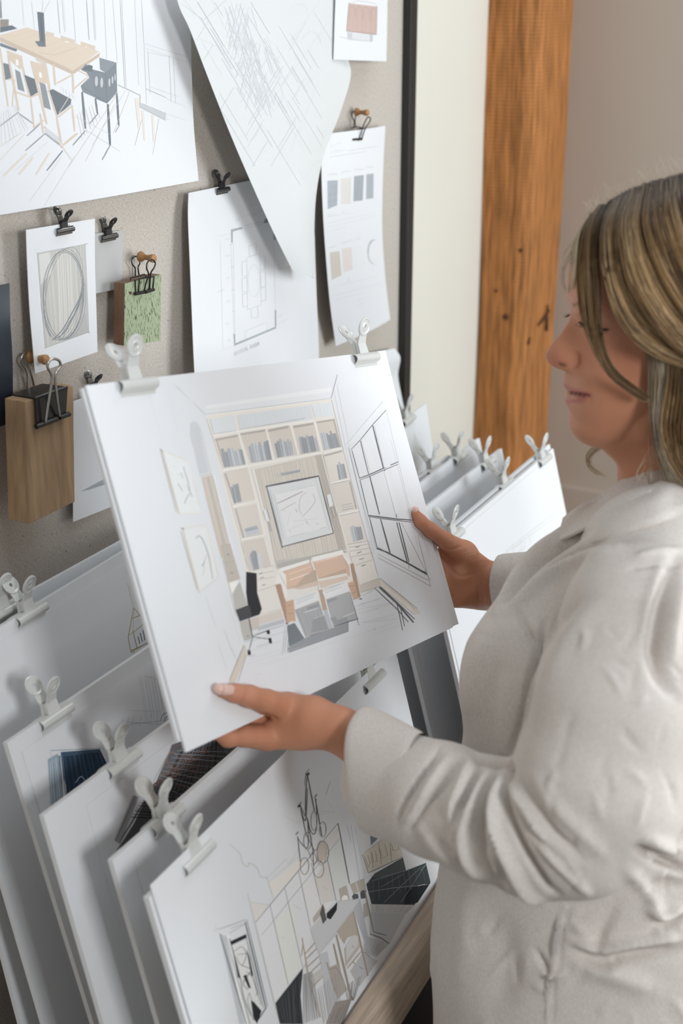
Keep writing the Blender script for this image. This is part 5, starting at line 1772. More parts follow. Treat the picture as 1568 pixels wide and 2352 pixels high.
hv, hf = head_mesh()
# hands, arms, neck
hl = Field(.0015, .006)
def pc(*q): return [(P(x, y, d), R_(r, d)) for x, y, r, d in q]
b0 = dB(560, 1600)
th_ = [(HB(512, 1587, -.0085), R_(16, 1.05)), (HB(540, 1592, -.0105), R_(21, 1.06)), (HB(572, 1599, -.012), R_(25, 1.07)), (HB(612, 1612, -.012), R_(28, 1.09)), (HB(660, 1632, -.004), R_(41, 1.1))]
hl.chain(th_, .004)
hl.chain([(HB(660, 1632, -.002), R_(40, 1.1)), (P(715, 1652, 1.115), R_(52, 1.115)), (P(775, 1672, 1.110), R_(48, 1.1)), (P(850, 1712, 1.105), R_(48, 1.08))])
hl.chain([(HB(618, 1688, .018), R_(36, 1.1)), (P(690, 1672, 1.12), R_(48, 1.12)), (P(775, 1675, 1.105), R_(46, 1.1))])
hl.chain([(HB(610, 1692, .016), R_(33, 1.1)), (HB(560, 1690, .018), R_(25, 1.09)), (HB(525, 1693, .017), R_(23, 1.08)), (HB(470, 1660, .016), R_(19, 1.06)), (HB(440, 1625, .014), R_(15, 1.05))], .0035)
for dx, dy in ((20, -28), (42, -60), (66, -92)):
    o_ = .0 if dx > 60 else 0
    hl.chain([(HB(640+dx*.5, 1680+dy*.35, .030), R_(33, 1.12)), (HB(560+dx, 1668+dy, .027), R_(23, 1.1)), (HB(505+dx, 1640+dy, .022), R_(20, 1.08)), (HB(468+dx, 1605+dy, .015), R_(15, 1.06))], .003)
hl.chain(pc((840, 1712, 50, 1.10), (900, 1756, 54, 1.075), (1080, 1850, 78, 1.01), (1265, 1905, 92, .96)), .02)
lv, lf = hl.run()
hr = Field(.0015, .006)
hr.chain([(HB(954, 1179, -.0075), R_(10.5, 1.35)), (HB(965, 1197, -.009), R_(14.5, 1.35)), (HB(988, 1217, -.011), R_(16.5, 1.36)), (HB(1022, 1242, -.008), R_(20, 1.37)), (HB(1062, 1275, .004), R_(34, 1.38))], .004)
hr.chain([(HB(1062, 1278, .004), R_(36, 1.38)), (HB(1080, 1320, .014), R_(52, 1.39)), (HB(1120, 1345, .02), R_(55, 1.39)), (P(1180, 1350, 1.40), R_(58, 1.4))])
hr.chain([(HB(1062, 1350, .022), R_(43, 1.39)), (HB(1110, 1350, .022), R_(50, 1.39))])
hr.chain([(HB(1040, 1330, .022), R_(40, 1.39)), (HB(1046, 1362, .024), R_(31, 1.39)), (HB(1100, 1352, .02), R_(48, 1.39))])
for k_, (x, y) in enumerate(((1030, 1285), (1028, 1312), (1030, 1338), (1036, 1362))):
    hr.chain([(HB(x+10, y, .026), R_(22, 1.39)), (HB(x-50, y-10-4*k_, .028), R_(18, 1.38)), (HB(x-95, y-22-2*k_, .021), R_(15.5, 1.36)), (HB(x-130+5*k_, y-32, .0135), R_(12.5, 1.35))], .003)
hr.chain(pc((1180, 1350, 58, 1.40), (1300, 1400, 80, 1.38), (1430, 1440, 95, 1.36)), .02)
rv, rf = hr.run()
tr = Field(.004, .02)
tr.cap(S3(1560, 1000), .052, S3(1550, 1160), .050)
tr.chain([(S3(1400, 968), .020), (S3(1440, 985), .024), (S3(1500, 1005), .034)], .014)
tr.cap(S3(1490, 960, .040), .017, S3(1530, 900, .05), .017); tr.cap(S3(1490, 960, -.040), .017, S3(1530, 900, -.05), .017)
tr.chain([(S3(1400, 972, .012), .016), (S3(1490, 962, .036), .016)], .012); tr.chain([(S3(1400, 972, -.012), .016), (S3(1490, 975, -.036), .017)], .014)
tr.chain(pc((1470, 1390, 105, 1.0), (1555, 1230, 90, 1.12), (1610, 1160, 95, 1.24)))
tr.chain(pc((1500, 1450, 260, 1.14), (1480, 1900, 270, 1.17), (1500, 2400, 330, 1.2)), .03)
tr.chain(pc((1450, 1420, 130, .985), (1370, 1700, 125, .965), (1265, 1905, 92, .96)))
tr.chain(pc((1600, 1170, 110, 1.27), (1500, 1320, 105, 1.32), (1430, 1440, 95, 1.36)))
tv, tf = tr.run()
V = []; F = []; n0 = 0
for v_, f_ in ((hv, hf), (lv, lf), (rv, rf), (tv, tf)):
    V.append(v_); F += [tuple(int(i)+n0 for i in q) for q in f_]; n0 += len(v_)
bv, bf = remesh(np.vstack(V), F, .0016, 2)
sk = []
sk += [([(1022, 1261), (1037, 1263), (1062, 1254)], 2.6, -.0016), ([(1018, 1268), (1030, 1297), (1046, 1317), (1066, 1323), (1099, 1313)], 4, -.0011)]
sk += [([(1062+i*7, 1268+i*6), (1088+i*6, 1262+i*7)], 2, -.0006) for i in range(5)]
sk += [([(983, 1196), (978, 1206), (976, 1216)], 1.8, -.0007), ([(990, 1200), (985, 1212)], 1.8, -.0007), ([(996, 1205), (992, 1214)], 1.6, -.0006), ([(1095, 1345), (1100, 1375), (1097, 1398)], 3, -.001)]
sk += [([(568, 1578), (566, 1600), (558, 1616)], 3.2, -.001), ([(575, 1580), (574, 1600)], 2.5, -.0006), ([(600, 1640), (622, 1648), (638, 1655)], 4.5, -.003), ([(548, 1668), (545, 1690)], 2.6, -.0009), ([(606, 1648), (600, 1664)], 3, -.001), ([(668, 1586), (690, 1590)], 3, -.0008)]
sk += [([(1316, 806), (1327, 812), (1331, 826), (1326, 840), (1312, 847)], 3.4, -.0022), ([(1276, 836), (1288, 838), (1300, 838)], 3.2, -.003), ([(1306, 903), (1330, 906), (1352, 909)], 3.2, -.0048), ([(1352, 905), (1356, 915), (1352, 930)], 5, -.0012)]
sk += [([(1300, 893), (1325, 899), (1345, 905)], 4, .0014), ([(1300, 919), (1325, 917), (1345, 912)], 5, .0016), ([(1335, 838), (1352, 870), (1362, 900)], 9, -.0009), ([(1332, 741), (1352, 753), (1378, 758), (1396, 757)], 2.4, -.0018), ([(1335, 722), (1365, 728), (1395, 742)], 4, -.0012)]
bv = creases(bv, bf, sk)
q = proj(bv); col = np.tile([.53, .24, .14], (len(bv), 1)).astype(float)
def tint(pts, w_, c, a, dmin=1.0, dmax=1.2):
    global col
    m_ = (q[:, 2] > dmin) & (q[:, 2] < dmax); d, _ = pdist(q[m_][:, :2], pts); k = (a*np.exp(-(d/w_)**2))[:, None]
    col[m_] = col[m_]*(1-k)+np.array(c)*k
tint([(1297, 886), (1318, 898), (1348, 906)], 5, (.42, .12, .11), .85); tint([(1302, 922), (1325, 918), (1347, 911)], 7, (.45, .14, .12), .85)
tint([(1400, 820), (1430, 850)], 45, (.56, .22, .13), .35); tint([(1262, 815), (1300, 830)], 18, (.54, .22, .14), .4)
tint([(512, 1587), (560, 1600)], 26, (.60, .27, .19), .5); tint([(500, 1700), (590, 1690)], 26, (.60, .27, .18), .4); tint([(960, 1190), (1000, 1220)], 22, (.58, .25, .17), .4, 1.2, 1.5)
tint([(1312, 903), (1334, 907), (1352, 909)], 3.2, (.04, .012, .012), .95)
tint([(1318, 700), (1345, 700)], 7, (.22, .12, .07), .4); tint([(1286, 836), (1298, 839)], 3, (.16, .05, .03), .8)
body = mesh('body', bv, bf, M['skin'], per, True, col)
M['lash'] = mat('dark_lash', (.03, .018, .012), .7)
def surf_pt(bvh, x, y, off=0.0):
    h = bvh.ray_cast(Vector(CAM), Vector(ray(x, y)).normalized()); return None if h[0] is None else np.array(h[0])+np.array(h[1])*off
bb = BVHTree.FromPolygons([Vector(p) for p in bv], bf)
b = MB()
ln = [surf_pt(bb, x, y, .0006) for x, y in ((1331, 739), (1342, 748), (1355, 754), (1372, 758), (1388, 758), (1398, 756))]
b.tube(ln, [.0006, .0013, .0012, .001, .001, .0005], 6)
for i in range(22):
    p = np.array(ln[0])+(np.array(ln[-1])-np.array(ln[0]))*i/21; k_ = min(range(len(ln)), key=lambda j: np.linalg.norm(ln[j]-p)); p = ln[k_] if k_ in (0, 5) else p
    p = surf_pt(bb, *proj(p)[:2], .0004); b.tube([p, p+FX*.003+LY*.003-UZ*.002, p+FX*.0045+LY*.005-UZ*.0012], [.00025, .0002, .00008], 4)
b.build('eyelash', M['lash'], per)
b = MB()
for p in ([1304, 722], [1306, 719], [1302, 724]): pp = S3(p[0]+4, p[1]+2, -.028); b.tube([pp, pp+FX*.003-UZ*.001, pp+FX*.0045+UZ*.0005], [.0004, .0003, .0001], 4)
b.build('eyelash', M['lash'], per)
b = MB()
for i in range(160):
    t = random.random(); x = 1316+60*t; y = 701-16*math.sin(t*2.2)+random.uniform(-5, 5); p = surf_pt(bb, x, y, .0003)
    if p is None: continue
    b.tube([p, p-FX*.005+UZ*.002*(1-t)+LY*.0006], [.00022, .00008], 3)
b.build('eyebrow', mat('brow_hair', (.10, .06, .035), .7), per)
def nail(c0, c1, c2, off, wpx, nrm):
    """nail plate as a curved patch following thumb: base pixel, middle, tip"""
    pts = catmull([c0, c1, c2], 12); G = []
    for i, (x, y) in enumerate(pts):
        t = np.array(pts[min(i+1, 11)])-np.array(pts[max(i-1, 0)]); t /= np.linalg.norm(t); nn = np.array([-t[1], t[0]]); s_ = math.sin(math.pi*(.12+.80*i/11))**.45
        row = []
        for u in np.linspace(-1, 1, 9):
            p = surf_pt(bb, x+nn[0]*u*wpx*s_, y+nn[1]*u*wpx*s_, .0006*(1-u*u)+.00035)
            row.append(p)
        G.append(row)
    ok = [r for r in G if all(p is not None for p in r)]
    if len(ok) < 3: return
    m_ = MB(); n = 9; k = len(ok); m_.add([p for r in ok for p in r], [(i*n+j, i*n+j+1, i*n+n+j+1, i*n+n+j) for i in range(k-1) for j in range(n-1)])
    o = m_.build('fingernail', M['nail'], per, smooth=True); so = o.modifiers.new('s', 'SOLIDIFY'); so.thickness = .0005; so.offset = 0
nail((537, 1586), (515, 1583), (498, 1580), 0, 13, None)
nail((977, 1194), (965, 1183), (955, 1171), 0, 8.5, None)
# long nail tips past the flesh
for pts, r0 in (([HB(512, 1584, -.0125), HB(500, 1582, -.0105), HB(491, 1580, -.008)], .0046), ([HB(957, 1176, -.011), HB(953, 1170, -.0095), HB(951, 1165, -.008)], .0036)):
    m_ = MB(); m_.tube([pts[0], (pts[0]+pts[1])/2, pts[1], pts[2]], [r0*.7, r0, r0*.95, r0*.4], 12); m_.build('fingernail', M['nail'], per, smooth=True)

# ---------------------------------------------------------------- linen shirt
M['shirt'] = linen_mat('off_white_linen_shirt', (0.64, 0.592, 0.552), 700, .10)
_r = [n for n in M['shirt'].node_tree.nodes if n.type == 'VALTORGB']; _r[1].color_ramp.elements[0].color = (.93, .93, .93, 1)
_bp = [n for n in M['shirt'].node_tree.nodes if n.type == 'BUMP'][0]; _bp.inputs['Strength'].default_value = .5
sh = Field(.0038, .03)
sh.chain(pc((1330, 1560, 235, 1.15), (1400, 1860, 345, 1.16), (1420, 2130, 405, 1.19), (1420, 2460, 432, 1.20)), .04)
sh.chain(pc((1395, 1360, 185, 1.16), (1330, 1560, 262, 1.13)), .03)
sh.chain(pc((1480, 1400, 150, .985), (1500, 1290, 150, 1.06), (1540, 1205, 120, 1.14), (1610, 1160, 130, 1.24)), .03)
sh.chain(pc((1560, 1265, 120, 1.10), (1640, 1240, 120, 1.13), (1680, 1420, 200, 1.10)), .03)
sh.chain(pc((1450, 1270, 95, 1.16), (1400, 1350, 165, 1.145)), .02)
sh.chain(pc((1640, 1500, 220, 1.1), (1700, 2000, 250, 1.13), (1680, 2400, 300, 1.18)), .03)
arm = Field(.0038, .014)
arm.chain(pc((1470, 1420, 178, .965), (1420, 1640, 205, .955), (1375, 1800, 200, .95), (1320, 1880, 178, .955), (1240, 1900, 160, .97)), .02)
arm.chain(pc((1240, 1900, 160, .97), (1120, 1878, 137, .995), (1010, 1838, 131, 1.03), (900, 1795, 120, 1.075)), .02)
ra_ = Field(.0038, .014)
ra_.chain(pc((1600, 1180, 150, 1.26), (1500, 1330, 135, 1.32), (1400, 1400, 118, 1.355), (1270, 1362, 88, 1.385), (1195, 1342, 72, 1.395)), .02)
sh.pr += [p[:-1]+(.007,) for p in arm.pr]+[p[:-1]+(.012,) for p in ra_.pr]
sv, sf = sh.run()
sv, sf = remesh(sv, sf, .0026, 3)
Z = lambda *pts: [(x/1.849+740, y/1.849+1080) for x, y in pts]
cr = []
def ridge(pts, w_, h): cr.append((Z(*pts), w_*.8, h*1.9))
ridge([(620, 1235), (590, 1340), (555, 1450), (570, 1640)], 14, .0035); ridge([(700, 1280), (650, 1400), (600, 1540), (625, 1670), (690, 1730)], 12, .0045)
ridge([(770, 1290), (735, 1400), (740, 1520), (800, 1660), (865, 1790), (930, 1830)], 12, .0055); ridge([(800, 1340), (870, 1480), (950, 1600), (1060, 1720), (1120, 1790)], 13, .005)
ridge([(540, 1210), (470, 1320), (400, 1440), (345, 1500)], 13, .003); ridge([(690, 1600), (740, 1660), (760, 1760)], 8, .003)
ridge([(660, 1220), (640, 1330), (575, 1440), (545, 1540)], 9, -.0035); ridge([(745, 1280), (695, 1400), (668, 1550), (720, 1690), (770, 1780)], 9, -.0055)
ridge([(785, 1290), (780, 1420), (850, 1600), (950, 1760), (1000, 1800)], 8, -.0075); ridge([(830, 1420), (900, 1540), (1010, 1660), (1100, 1760)], 9, -.0055)
ridge([(600, 1230), (520, 1330), (430, 1430), (380, 1520)], 9, -.003); ridge([(640, 1215), (720, 1245), (785, 1245), (795, 1310)], 9, -.006)
ridge([(480, 1560), (560, 1640), (640, 1720)], 11, -.002); ridge([(400, 1500), (480, 1600), (560, 1680)], 14, .002)
ridge([(500, 1170), (455, 1250), (400, 1330), (345, 1420), (325, 1500)], 6, -.003)
ridge([(900, 1300), (980, 1420), (1120, 1560), (1200, 1640)], 22, .002); ridge([(850, 1330), (960, 1500), (1100, 1650)], 10, -.0025)
# breast, arm hole, shoulder
ridge([(945, 640), (915, 770), (880, 900), (850, 1040), (800, 1200)], 8, -.005); ridge([(830, 600), (880, 690), (915, 770)], 10, -.003)
ridge([(1495, 380), (1440, 520), (1405, 700), (1425, 850), (1500, 960)], 20, -.006); ridge([(1455, 390), (1395, 560), (1370, 720)], 18, .003); ridge([(1531, 470), (1490, 640), (1480, 800)], 20, .004)
ridge([(1300, 420), (1400, 400), (1531, 395)], 5, -.0025); ridge([(1330, 370), (1400, 350), (1531, 335)], 7, .002)
ridge([(1110, 265), (1000, 335), (900, 410), (830, 490), (765, 575)], 8, -.0075); ridge([(1090, 235), (960, 310), (870, 400), (800, 500), (740, 600)], 13, .004)
ridge([(1250, 330), (1100, 370), (960, 450), (860, 540), (800, 600)], 16, .004); ridge([(1200, 300), (1060, 360), (930, 440)], 9, -.004)
ridge([(1400, 520), (1200, 560), (1050, 700), (940, 900)], 30, .002); ridge([(1100, 560), (1000, 660), (950, 760)], 16, -.002)
ridge([(700, 700), (640, 850), (620, 1050)], 28, .003); ridge([(760, 800), (720, 950), (730, 1150)], 26, -.002)
# lower body
ridge([(1030, 1850), (1000, 1960), (985, 2100), (965, 2200), (955, 2352)], 4, .0028); ridge([(1050, 1860), (1018, 1960), (1000, 2100), (980, 2200), (975, 2352)], 4, -.002)
ridge([(1340, 1610), (1440, 1660), (1531, 1700)], 12, -.007); ridge([(1380, 1570), (1470, 1600), (1531, 1600)], 16, .004); ridge([(1300, 1700), (1400, 1820), (1440, 1960)], 20, .003)
ridge([(1060, 2000), (1180, 2035), (1330, 2010), (1531, 1985)], 12, .0045); ridge([(1080, 2050), (1180, 2090), (1330, 2060), (1531, 2040)], 16, -.004)
ridge([(905, 2040), (945, 2110), (965, 2160)], 9, -.003); ridge([(930, 2120), (975, 2150), (1030, 2130)], 8, .003); ridge([(1100, 2100), (1250, 2150), (1400, 2200)], 30, .003)
ridge([(1531, 1860), (1450, 1890), (1380, 1870)], 12, .005); ridge([(1531, 1900), (1460, 1930), (1400, 1920)], 10, -.005); ridge([(1531, 1760), (1430, 1760), (1360, 1790)], 14, -.003)
ridge([(620, 1750), (600, 1950), (590, 2200)], 40, .003); ridge([(760, 1900), (770, 2100), (750, 2300)], 45, -.003); ridge([(1250, 1850), (1180, 1960), (1170, 2050)], 20, -.003)
random.seed(11)
for i in range(46):                                               # small crumples
    x = random.uniform(950, 1530); y = random.uniform(600, 1700); a = random.uniform(.6, 2.2); L = random.uniform(50, 150)
    ridge([(x, y), (x+L*.5*math.cos(a)+random.uniform(-15, 15), y+L*.5*math.sin(a)), (x+L*math.cos(a), y+L*math.sin(a))], random.uniform(6, 13), random.uniform(-.0013, .0013))
for i in range(30):
    x = random.uniform(480, 1500); y = random.uniform(1850, 2340); a = random.uniform(.3, 2.6); L = random.uniform(60, 160)
    ridge([(x, y), (x+L*math.cos(a), y+L*math.sin(a))], random.uniform(8, 15), random.uniform(-.0015, .0015))
sv = creases(sv, sf, cr)
shirt = mesh('shirt', sv, sf, M['shirt'], per, True)

def cuff(c0, c1, r0, r1, name, wob=.0016, seed=1, fr=None):
    """turned back cuff: hollow tube of cloth round the wrist from c0 (open end) to c1"""
    c0, c1 = np.array(c0), np.array(c1); a = (c1-c0)/np.linalg.norm(c1-c0); u = np.cross(a, (0, 0, 1)); u /= np.linalg.norm(u); w_ = np.cross(a, u)
    if fr: u, w_ = [np.array(q)/np.linalg.norm(q) for q in fr]
    n, m_ = 96, 26; V = []; rg = random.Random(seed); ph = [rg.uniform(0, 6.3) for _ in range(6)]
    prof = [(t, 1.0, 0) for t in np.linspace(0, 1, m_)]
    rows = []
    for t in np.linspace(1.0, 0, m_): rows.append((t, -.0018))
    for t in np.linspace(0, 1.0, m_): rows.append((t, .0012 if .04 < t < .96 else .0004))
    for t, o_ in rows:
        r = r0+(r1-r0)*t
        for j in range(n):
            th = 2*math.pi*j/n; q_ = r+o_+wob*(math.sin(2*th+ph[0]+t*1.3)+.6*math.sin(3*th+ph[1]-2*t)+.35*math.sin(7*th+ph[2]+5*t)*(1-t))
            c = c0+(c1-c0)*t+a*(.003*math.sin(2*th+ph[3]))*(1-t)
            V.append(c+q_*(u*math.cos(th)+w_*math.sin(th)*1.0))
    k = len(rows); F = [(i*n+j, i*n+(j+1) % n, (i+1)*n+(j+1) % n, (i+1)*n+j) for i in range(k-1) for j in range(n)]
    return mesh(name, V, F, M['shirt'], per, True)
cuff(P(842, 1768, 1.10), P(968, 1822, 1.045), R_(138, 1.10), R_(131, 1.04), 'cuff', seed=3, fr=(UP-.06*RT, -FW-.42*RT))
cuff(P(1137, 1338, 1.398), P(1215, 1348, 1.39), R_(66, 1.4), R_(78, 1.39), 'cuff', .001, 5)

# collar laid over the shirt: rows of (px, py, mm off the shirt)
sb = BVHTree.FromPolygons([Vector(p) for p in sv], [list(map(int, q)) for q in sf])
def flap(rows, name, dflt, thick=.0022):
    G = []
    for r in rows:
        row = []
        for x, y, o_ in r:
            h = sb.ray_cast(Vector(CAM), Vector(ray(x, y)).normalized())[0]; d = proj(np.array(h))[2] if h is not None else dflt
            row.append((x, y, d-o_/1000))
        for _ in range(2): row = [row[0]]+[(row[i][0], row[i][1], (row[i-1][2]+2*row[i][2]+row[i+1][2])/4) for i in range(1, len(row)-1)]+[row[-1]]
        G.append([P(*q) for q in catmull(row, 24)])
    G = np.array(G); n = 18; G2 = np.array([catmull(G[:, j], n) for j in range(24)]).transpose(1, 0, 2)
    return Surf(G2, thick).build(name, M['shirt'], per)
flap([[(1590, 1085, 2), (1545, 1092, 4), (1508, 1108, 6), (1470, 1131, 9), (1428, 1156, 10), (1384, 1182, 9), (1345, 1220, 4)],
      [(1590, 1112, 8), (1548, 1124, 10), (1512, 1136, 12), (1472, 1156, 13), (1430, 1178, 13), (1386, 1202, 11), (1348, 1232, 7)],
      [(1592, 1142, 9), (1552, 1160, 10), (1516, 1172, 11), (1476, 1188, 11), (1434, 1206, 10), (1390, 1224, 9), (1351, 1240, 7)],
      [(1594, 1165, 4), (1555, 1186, 5), (1520, 1198, 6), (1480, 1210, 6), (1438, 1224, 6), (1396, 1236, 6), (1354, 1247, 5)]], 'collar', 1.09)
flap([[(1478, 1082, 4), (1452, 1090, 4), (1428, 1100, 2), (1395, 1124, 0), (1362, 1146, -2), (1330, 1160, -2), (1292, 1189, -2)],
      [(1486, 1104, 4), (1462, 1114, 6), (1436, 1124, 6), (1404, 1144, 6), (1372, 1164, 5), (1335, 1184, 5), (1286, 1214, 5)],
      [(1494, 1126, 2), (1470, 1138, 2), (1446, 1148, 2), (1414, 1168, 2), (1380, 1188, 2), (1340, 1212, 3), (1284, 1240, 3)]], 'collar', 1.16)
# ---------------------------------------------------------------- hair
M['hair'] = vcol_mat('blonde_hair', .45, spec=.3)
hairb = MB(); rngh = random.Random(5)
def strand(pts, r, c0, c1):
    c = catmull(pts, 26); n = len(c); T = np.gradient(c, axis=0); T /= np.linalg.norm(T, axis=1, keepdims=True); base = len(hairb.v); vs = []; cols = []
    u = np.cross(T, np.tile([0.2, .3, .93], (n, 1))); u /= np.linalg.norm(u, axis=1, keepdims=True)+1e-9; w_ = np.cross(T, u)
    for i in range(n):
        rr = r*(1-.75*(i/(n-1))**2)
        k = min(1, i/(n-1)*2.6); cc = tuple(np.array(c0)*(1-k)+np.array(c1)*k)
        for a in (0, 2.094, 4.189): vs.append(c[i]+rr*(u[i]*math.cos(a)+w_[i]*math.sin(a))); cols.append(cc)
    fs = [(base+i*3+j, base+i*3+(j+1) % 3, base+i*3+3+(j+1) % 3, base+i*3+3+j) for i in range(n-1) for j in range(3)]
    hairb.v += [tuple(p) for p in vs]; hairb.f += fs; hairb.c += cols
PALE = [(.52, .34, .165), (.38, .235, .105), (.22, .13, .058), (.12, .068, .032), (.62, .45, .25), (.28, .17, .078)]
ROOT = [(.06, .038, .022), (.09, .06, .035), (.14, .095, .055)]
def lock(ga, gb, n, r=.00042, jit=5.0, pal=None, root=None, wave=0.0, layers=.006):
    """strands between two guides; guide points (px, py, mm towards the camera from her mid plane)"""
    ga = catmull(ga, 9); gb = catmull(gb, 9)
    nl = max(1, n//14)
    for l in range(nl):
        s0 = rngh.random(); tone = rngh.choice(pal or PALE); rt = rngh.choice(root or ROOT); up = rngh.uniform(-1, 1)
        for k in range(14):
            s = min(1, max(0, s0+rngh.gauss(0, .045))); pts = []; ph = rngh.uniform(0, 6.3); jx, jy = rngh.gauss(0, jit*.35), rngh.gauss(0, jit*.35)
            sp = rngh.gauss(0, 1)
            for i in range(9):
                g = ga[i]*(1-s)+gb[i]*s; f = i/8
                x = g[0]+jx+sp*jit*.5*f*f+wave*math.sin(f*6+ph*.2); y = g[1]+jy
                pts.append(S3(x, y, g[2]/1000+layers*up*.5+rngh.gauss(0, .0006)))
            t = np.array(tone)*rngh.uniform(.8, 1.15)
            strand(pts, r*rngh.uniform(.7, 1.2), np.array(rt)*rngh.uniform(.7, 1.3), t)
S1a = [(1362, 492, 20), (1336, 540, 40), (1329, 620, 50), (1334, 700, 58), (1350, 765, 66), (1378, 825, 74), (1412, 872, 78), (1482, 922, 82)]
S1b = [(1405, 462, 22), (1375, 520, 50), (1370, 600, 64), (1378, 680, 70), (1380, 745, 74), (1392, 812, 79), (1424, 862, 82), (1488, 912, 85)]
S2a = [(1405, 460, 24), (1378, 530, 58), (1382, 600, 68), (1396, 665, 76), (1418, 725, 82), (1462, 782, 88), (1520, 822, 92), (1600, 850, 94)]
S2b = [(1450, 435, 26), (1420, 510, 66), (1424, 590, 78), (1440, 650, 84), (1470, 710, 90), (1515, 765, 94), (1570, 800, 96), (1640, 830, 97)]
S3a = [(1445, 438, 26), (1415, 520, 66), (1425, 600, 80), (1450, 670, 88), (1490, 730, 94), (1540, 790, 98), (1600, 830, 99), (1660, 850, 99)]
S3b = [(1500, 418, 26), (1490, 500, 72), (1510, 570, 86), (1545, 640, 94), (1585, 700, 98), (1630, 760, 100), (1680, 800, 100), (1720, 840, 100)]
S4b = [(1590, 395, 26), (1600, 450, 70), (1625, 520, 88), (1660, 600, 94), (1690, 680, 96), (1720, 760, 96), (1740, 840, 94), (1760, 900, 92)]
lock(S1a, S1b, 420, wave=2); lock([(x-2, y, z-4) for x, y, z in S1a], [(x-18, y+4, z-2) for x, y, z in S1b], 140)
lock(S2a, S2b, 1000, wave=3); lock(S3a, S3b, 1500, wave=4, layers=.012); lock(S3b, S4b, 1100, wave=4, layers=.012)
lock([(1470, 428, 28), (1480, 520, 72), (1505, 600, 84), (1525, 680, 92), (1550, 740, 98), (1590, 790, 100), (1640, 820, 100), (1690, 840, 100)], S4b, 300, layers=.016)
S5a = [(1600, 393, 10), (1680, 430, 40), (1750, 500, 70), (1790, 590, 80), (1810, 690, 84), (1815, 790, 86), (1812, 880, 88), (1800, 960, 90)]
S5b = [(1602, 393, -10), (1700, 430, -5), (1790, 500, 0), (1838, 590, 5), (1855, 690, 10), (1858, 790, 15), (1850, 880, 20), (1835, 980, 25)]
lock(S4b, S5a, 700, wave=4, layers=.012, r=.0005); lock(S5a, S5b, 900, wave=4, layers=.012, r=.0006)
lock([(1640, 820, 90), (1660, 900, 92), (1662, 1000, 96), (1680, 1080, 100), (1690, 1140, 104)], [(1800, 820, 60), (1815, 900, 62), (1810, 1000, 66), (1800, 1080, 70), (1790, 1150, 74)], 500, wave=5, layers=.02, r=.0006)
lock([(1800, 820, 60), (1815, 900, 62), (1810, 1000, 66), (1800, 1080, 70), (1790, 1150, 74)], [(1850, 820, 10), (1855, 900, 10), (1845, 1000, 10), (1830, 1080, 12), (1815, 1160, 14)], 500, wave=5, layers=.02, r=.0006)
# lower length falling on the shoulder
L1 = [(1480, 770, 70), (1486, 830, 72), (1490, 890, 72), (1496, 950, 74), (1508, 1015, 78), (1520, 1070, 84), (1524, 1120, 90)]
L2 = [(1530, 790, 84), (1535, 850, 86), (1532, 910, 86), (1530, 970, 88), (1540, 1030, 92), (1562, 1080, 98), (1600, 1130, 104)]
L3 = [(1640, 800, 90), (1660, 880, 92), (1660, 960, 94), (1662, 1030, 96), (1680, 1090, 100), (1690, 1140, 104), (1700, 1190, 108)]
GREYB = [(.52, .43, .31), (.46, .37, .25), (.38, .29, .19), (.60, .52, .40)]
lock(L1, L2, 700, pal=GREYB, root=[(.32, .25, .17), (.2, .14, .08)], wave=4, jit=8); lock(L2, L3, 800, pal=PALE, root=ROOT, wave=6, jit=10, layers=.014)
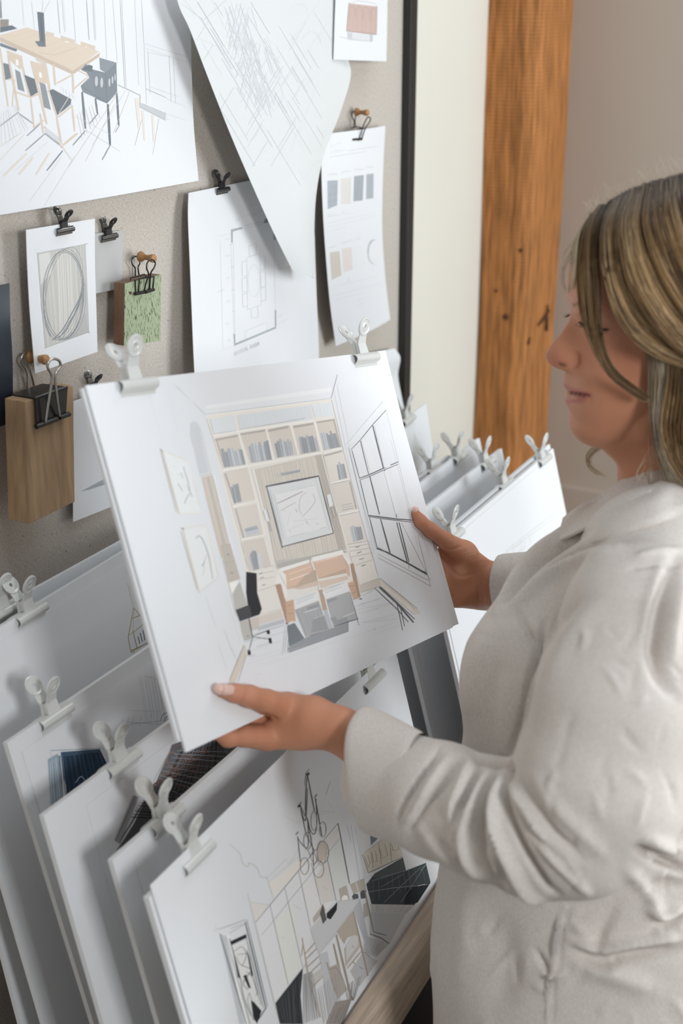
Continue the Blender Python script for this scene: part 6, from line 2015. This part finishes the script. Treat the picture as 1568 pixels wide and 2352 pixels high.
# far side strands over the forehead and under the chin
FAR = [(.72, .64, .48), (.62, .52, .36)]
lock([(1352, 500, 5), (1322, 545, 0), (1308, 610, -4), (1304, 675, -4)], [(1362, 492, 8), (1334, 540, 12), (1326, 610, 18), (1316, 660, 20)], 112, r=.0003, pal=FAR, root=FAR, jit=3)
lock([(1420, 1000, -40), (1372, 1020, -45), (1346, 1045, -46), (1352, 1075, -44), (1372, 1090, -42)], [(1440, 1010, -40), (1385, 1030, -45), (1358, 1050, -46), (1362, 1072, -44), (1395, 1095, -42)], 42, r=.00018, pal=FAR, root=FAR, jit=5)
lock([(1450, 1040, -20), (1432, 1070, -10), (1420, 1110, 0), (1426, 1150, 8), (1440, 1165, 12)], [(1480, 1050, -20), (1462, 1075, -10), (1440, 1105, 0), (1432, 1145, 8), (1436, 1170, 12)], 28, r=.00022, jit=6)
def fly(n, gen, r=.00016):
    for i in range(n): strand(gen(), r, (.6, .5, .36), (.7, .62, .48))
g_ = rngh.uniform
fly(70, lambda: (lambda x, y: [S3(x, y, .02), S3(x-g_(0, 20), y-g_(8, 26), .02), S3(x-g_(-15, 35), y-g_(15, 55), .02)])(*(lambda t: (1345+230*t, 505-110*t**.75))(g_(0, 1))))
fly(16, lambda: [S3(g_(1325, 1345), g_(530, 560), 0), S3(g_(1292, 1305), g_(580, 610), 0), S3(g_(1284, 1296), g_(625, 650), 0), S3(g_(1296, 1308), g_(660, 690), 0)])
fly(9, lambda: [S3(g_(1480, 1520), g_(1000, 1060), .07), S3(g_(1440, 1510), g_(1080, 1110), .08), S3(g_(1430, 1540), g_(1120, 1170), .09)])
# scalp volume below the strands
cap = Field(.003, .02)
E3 = [FX, LY, UZ]
cap.ell(S3(1612, 652), E3, [.074, .072, .072]); cap.ell(S3(1560, 560), E3, [.068, .062, .040]); cap.ell(S3(1490, 500), E3, [.030, .030, .016])
cap.ell(S3(1640, 900), E3, [.046, .082, .095]); cap.ell(S3(1650, 1040), E3, [.040, .088, .050])
cv, cf = cap.run()
sc_ = rngh
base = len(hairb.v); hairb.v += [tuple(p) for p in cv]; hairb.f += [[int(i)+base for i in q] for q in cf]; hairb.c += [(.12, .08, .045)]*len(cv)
hairb.build('hair', M['hair'], per, smooth=True, cols=True)
# prototypes stay out of the scene
for p in (clip0, bclip0):
    for ch in list(p.children): bpy.data.objects.remove(ch, do_unlink=True)
    bpy.data.objects.remove(p, do_unlink=True)
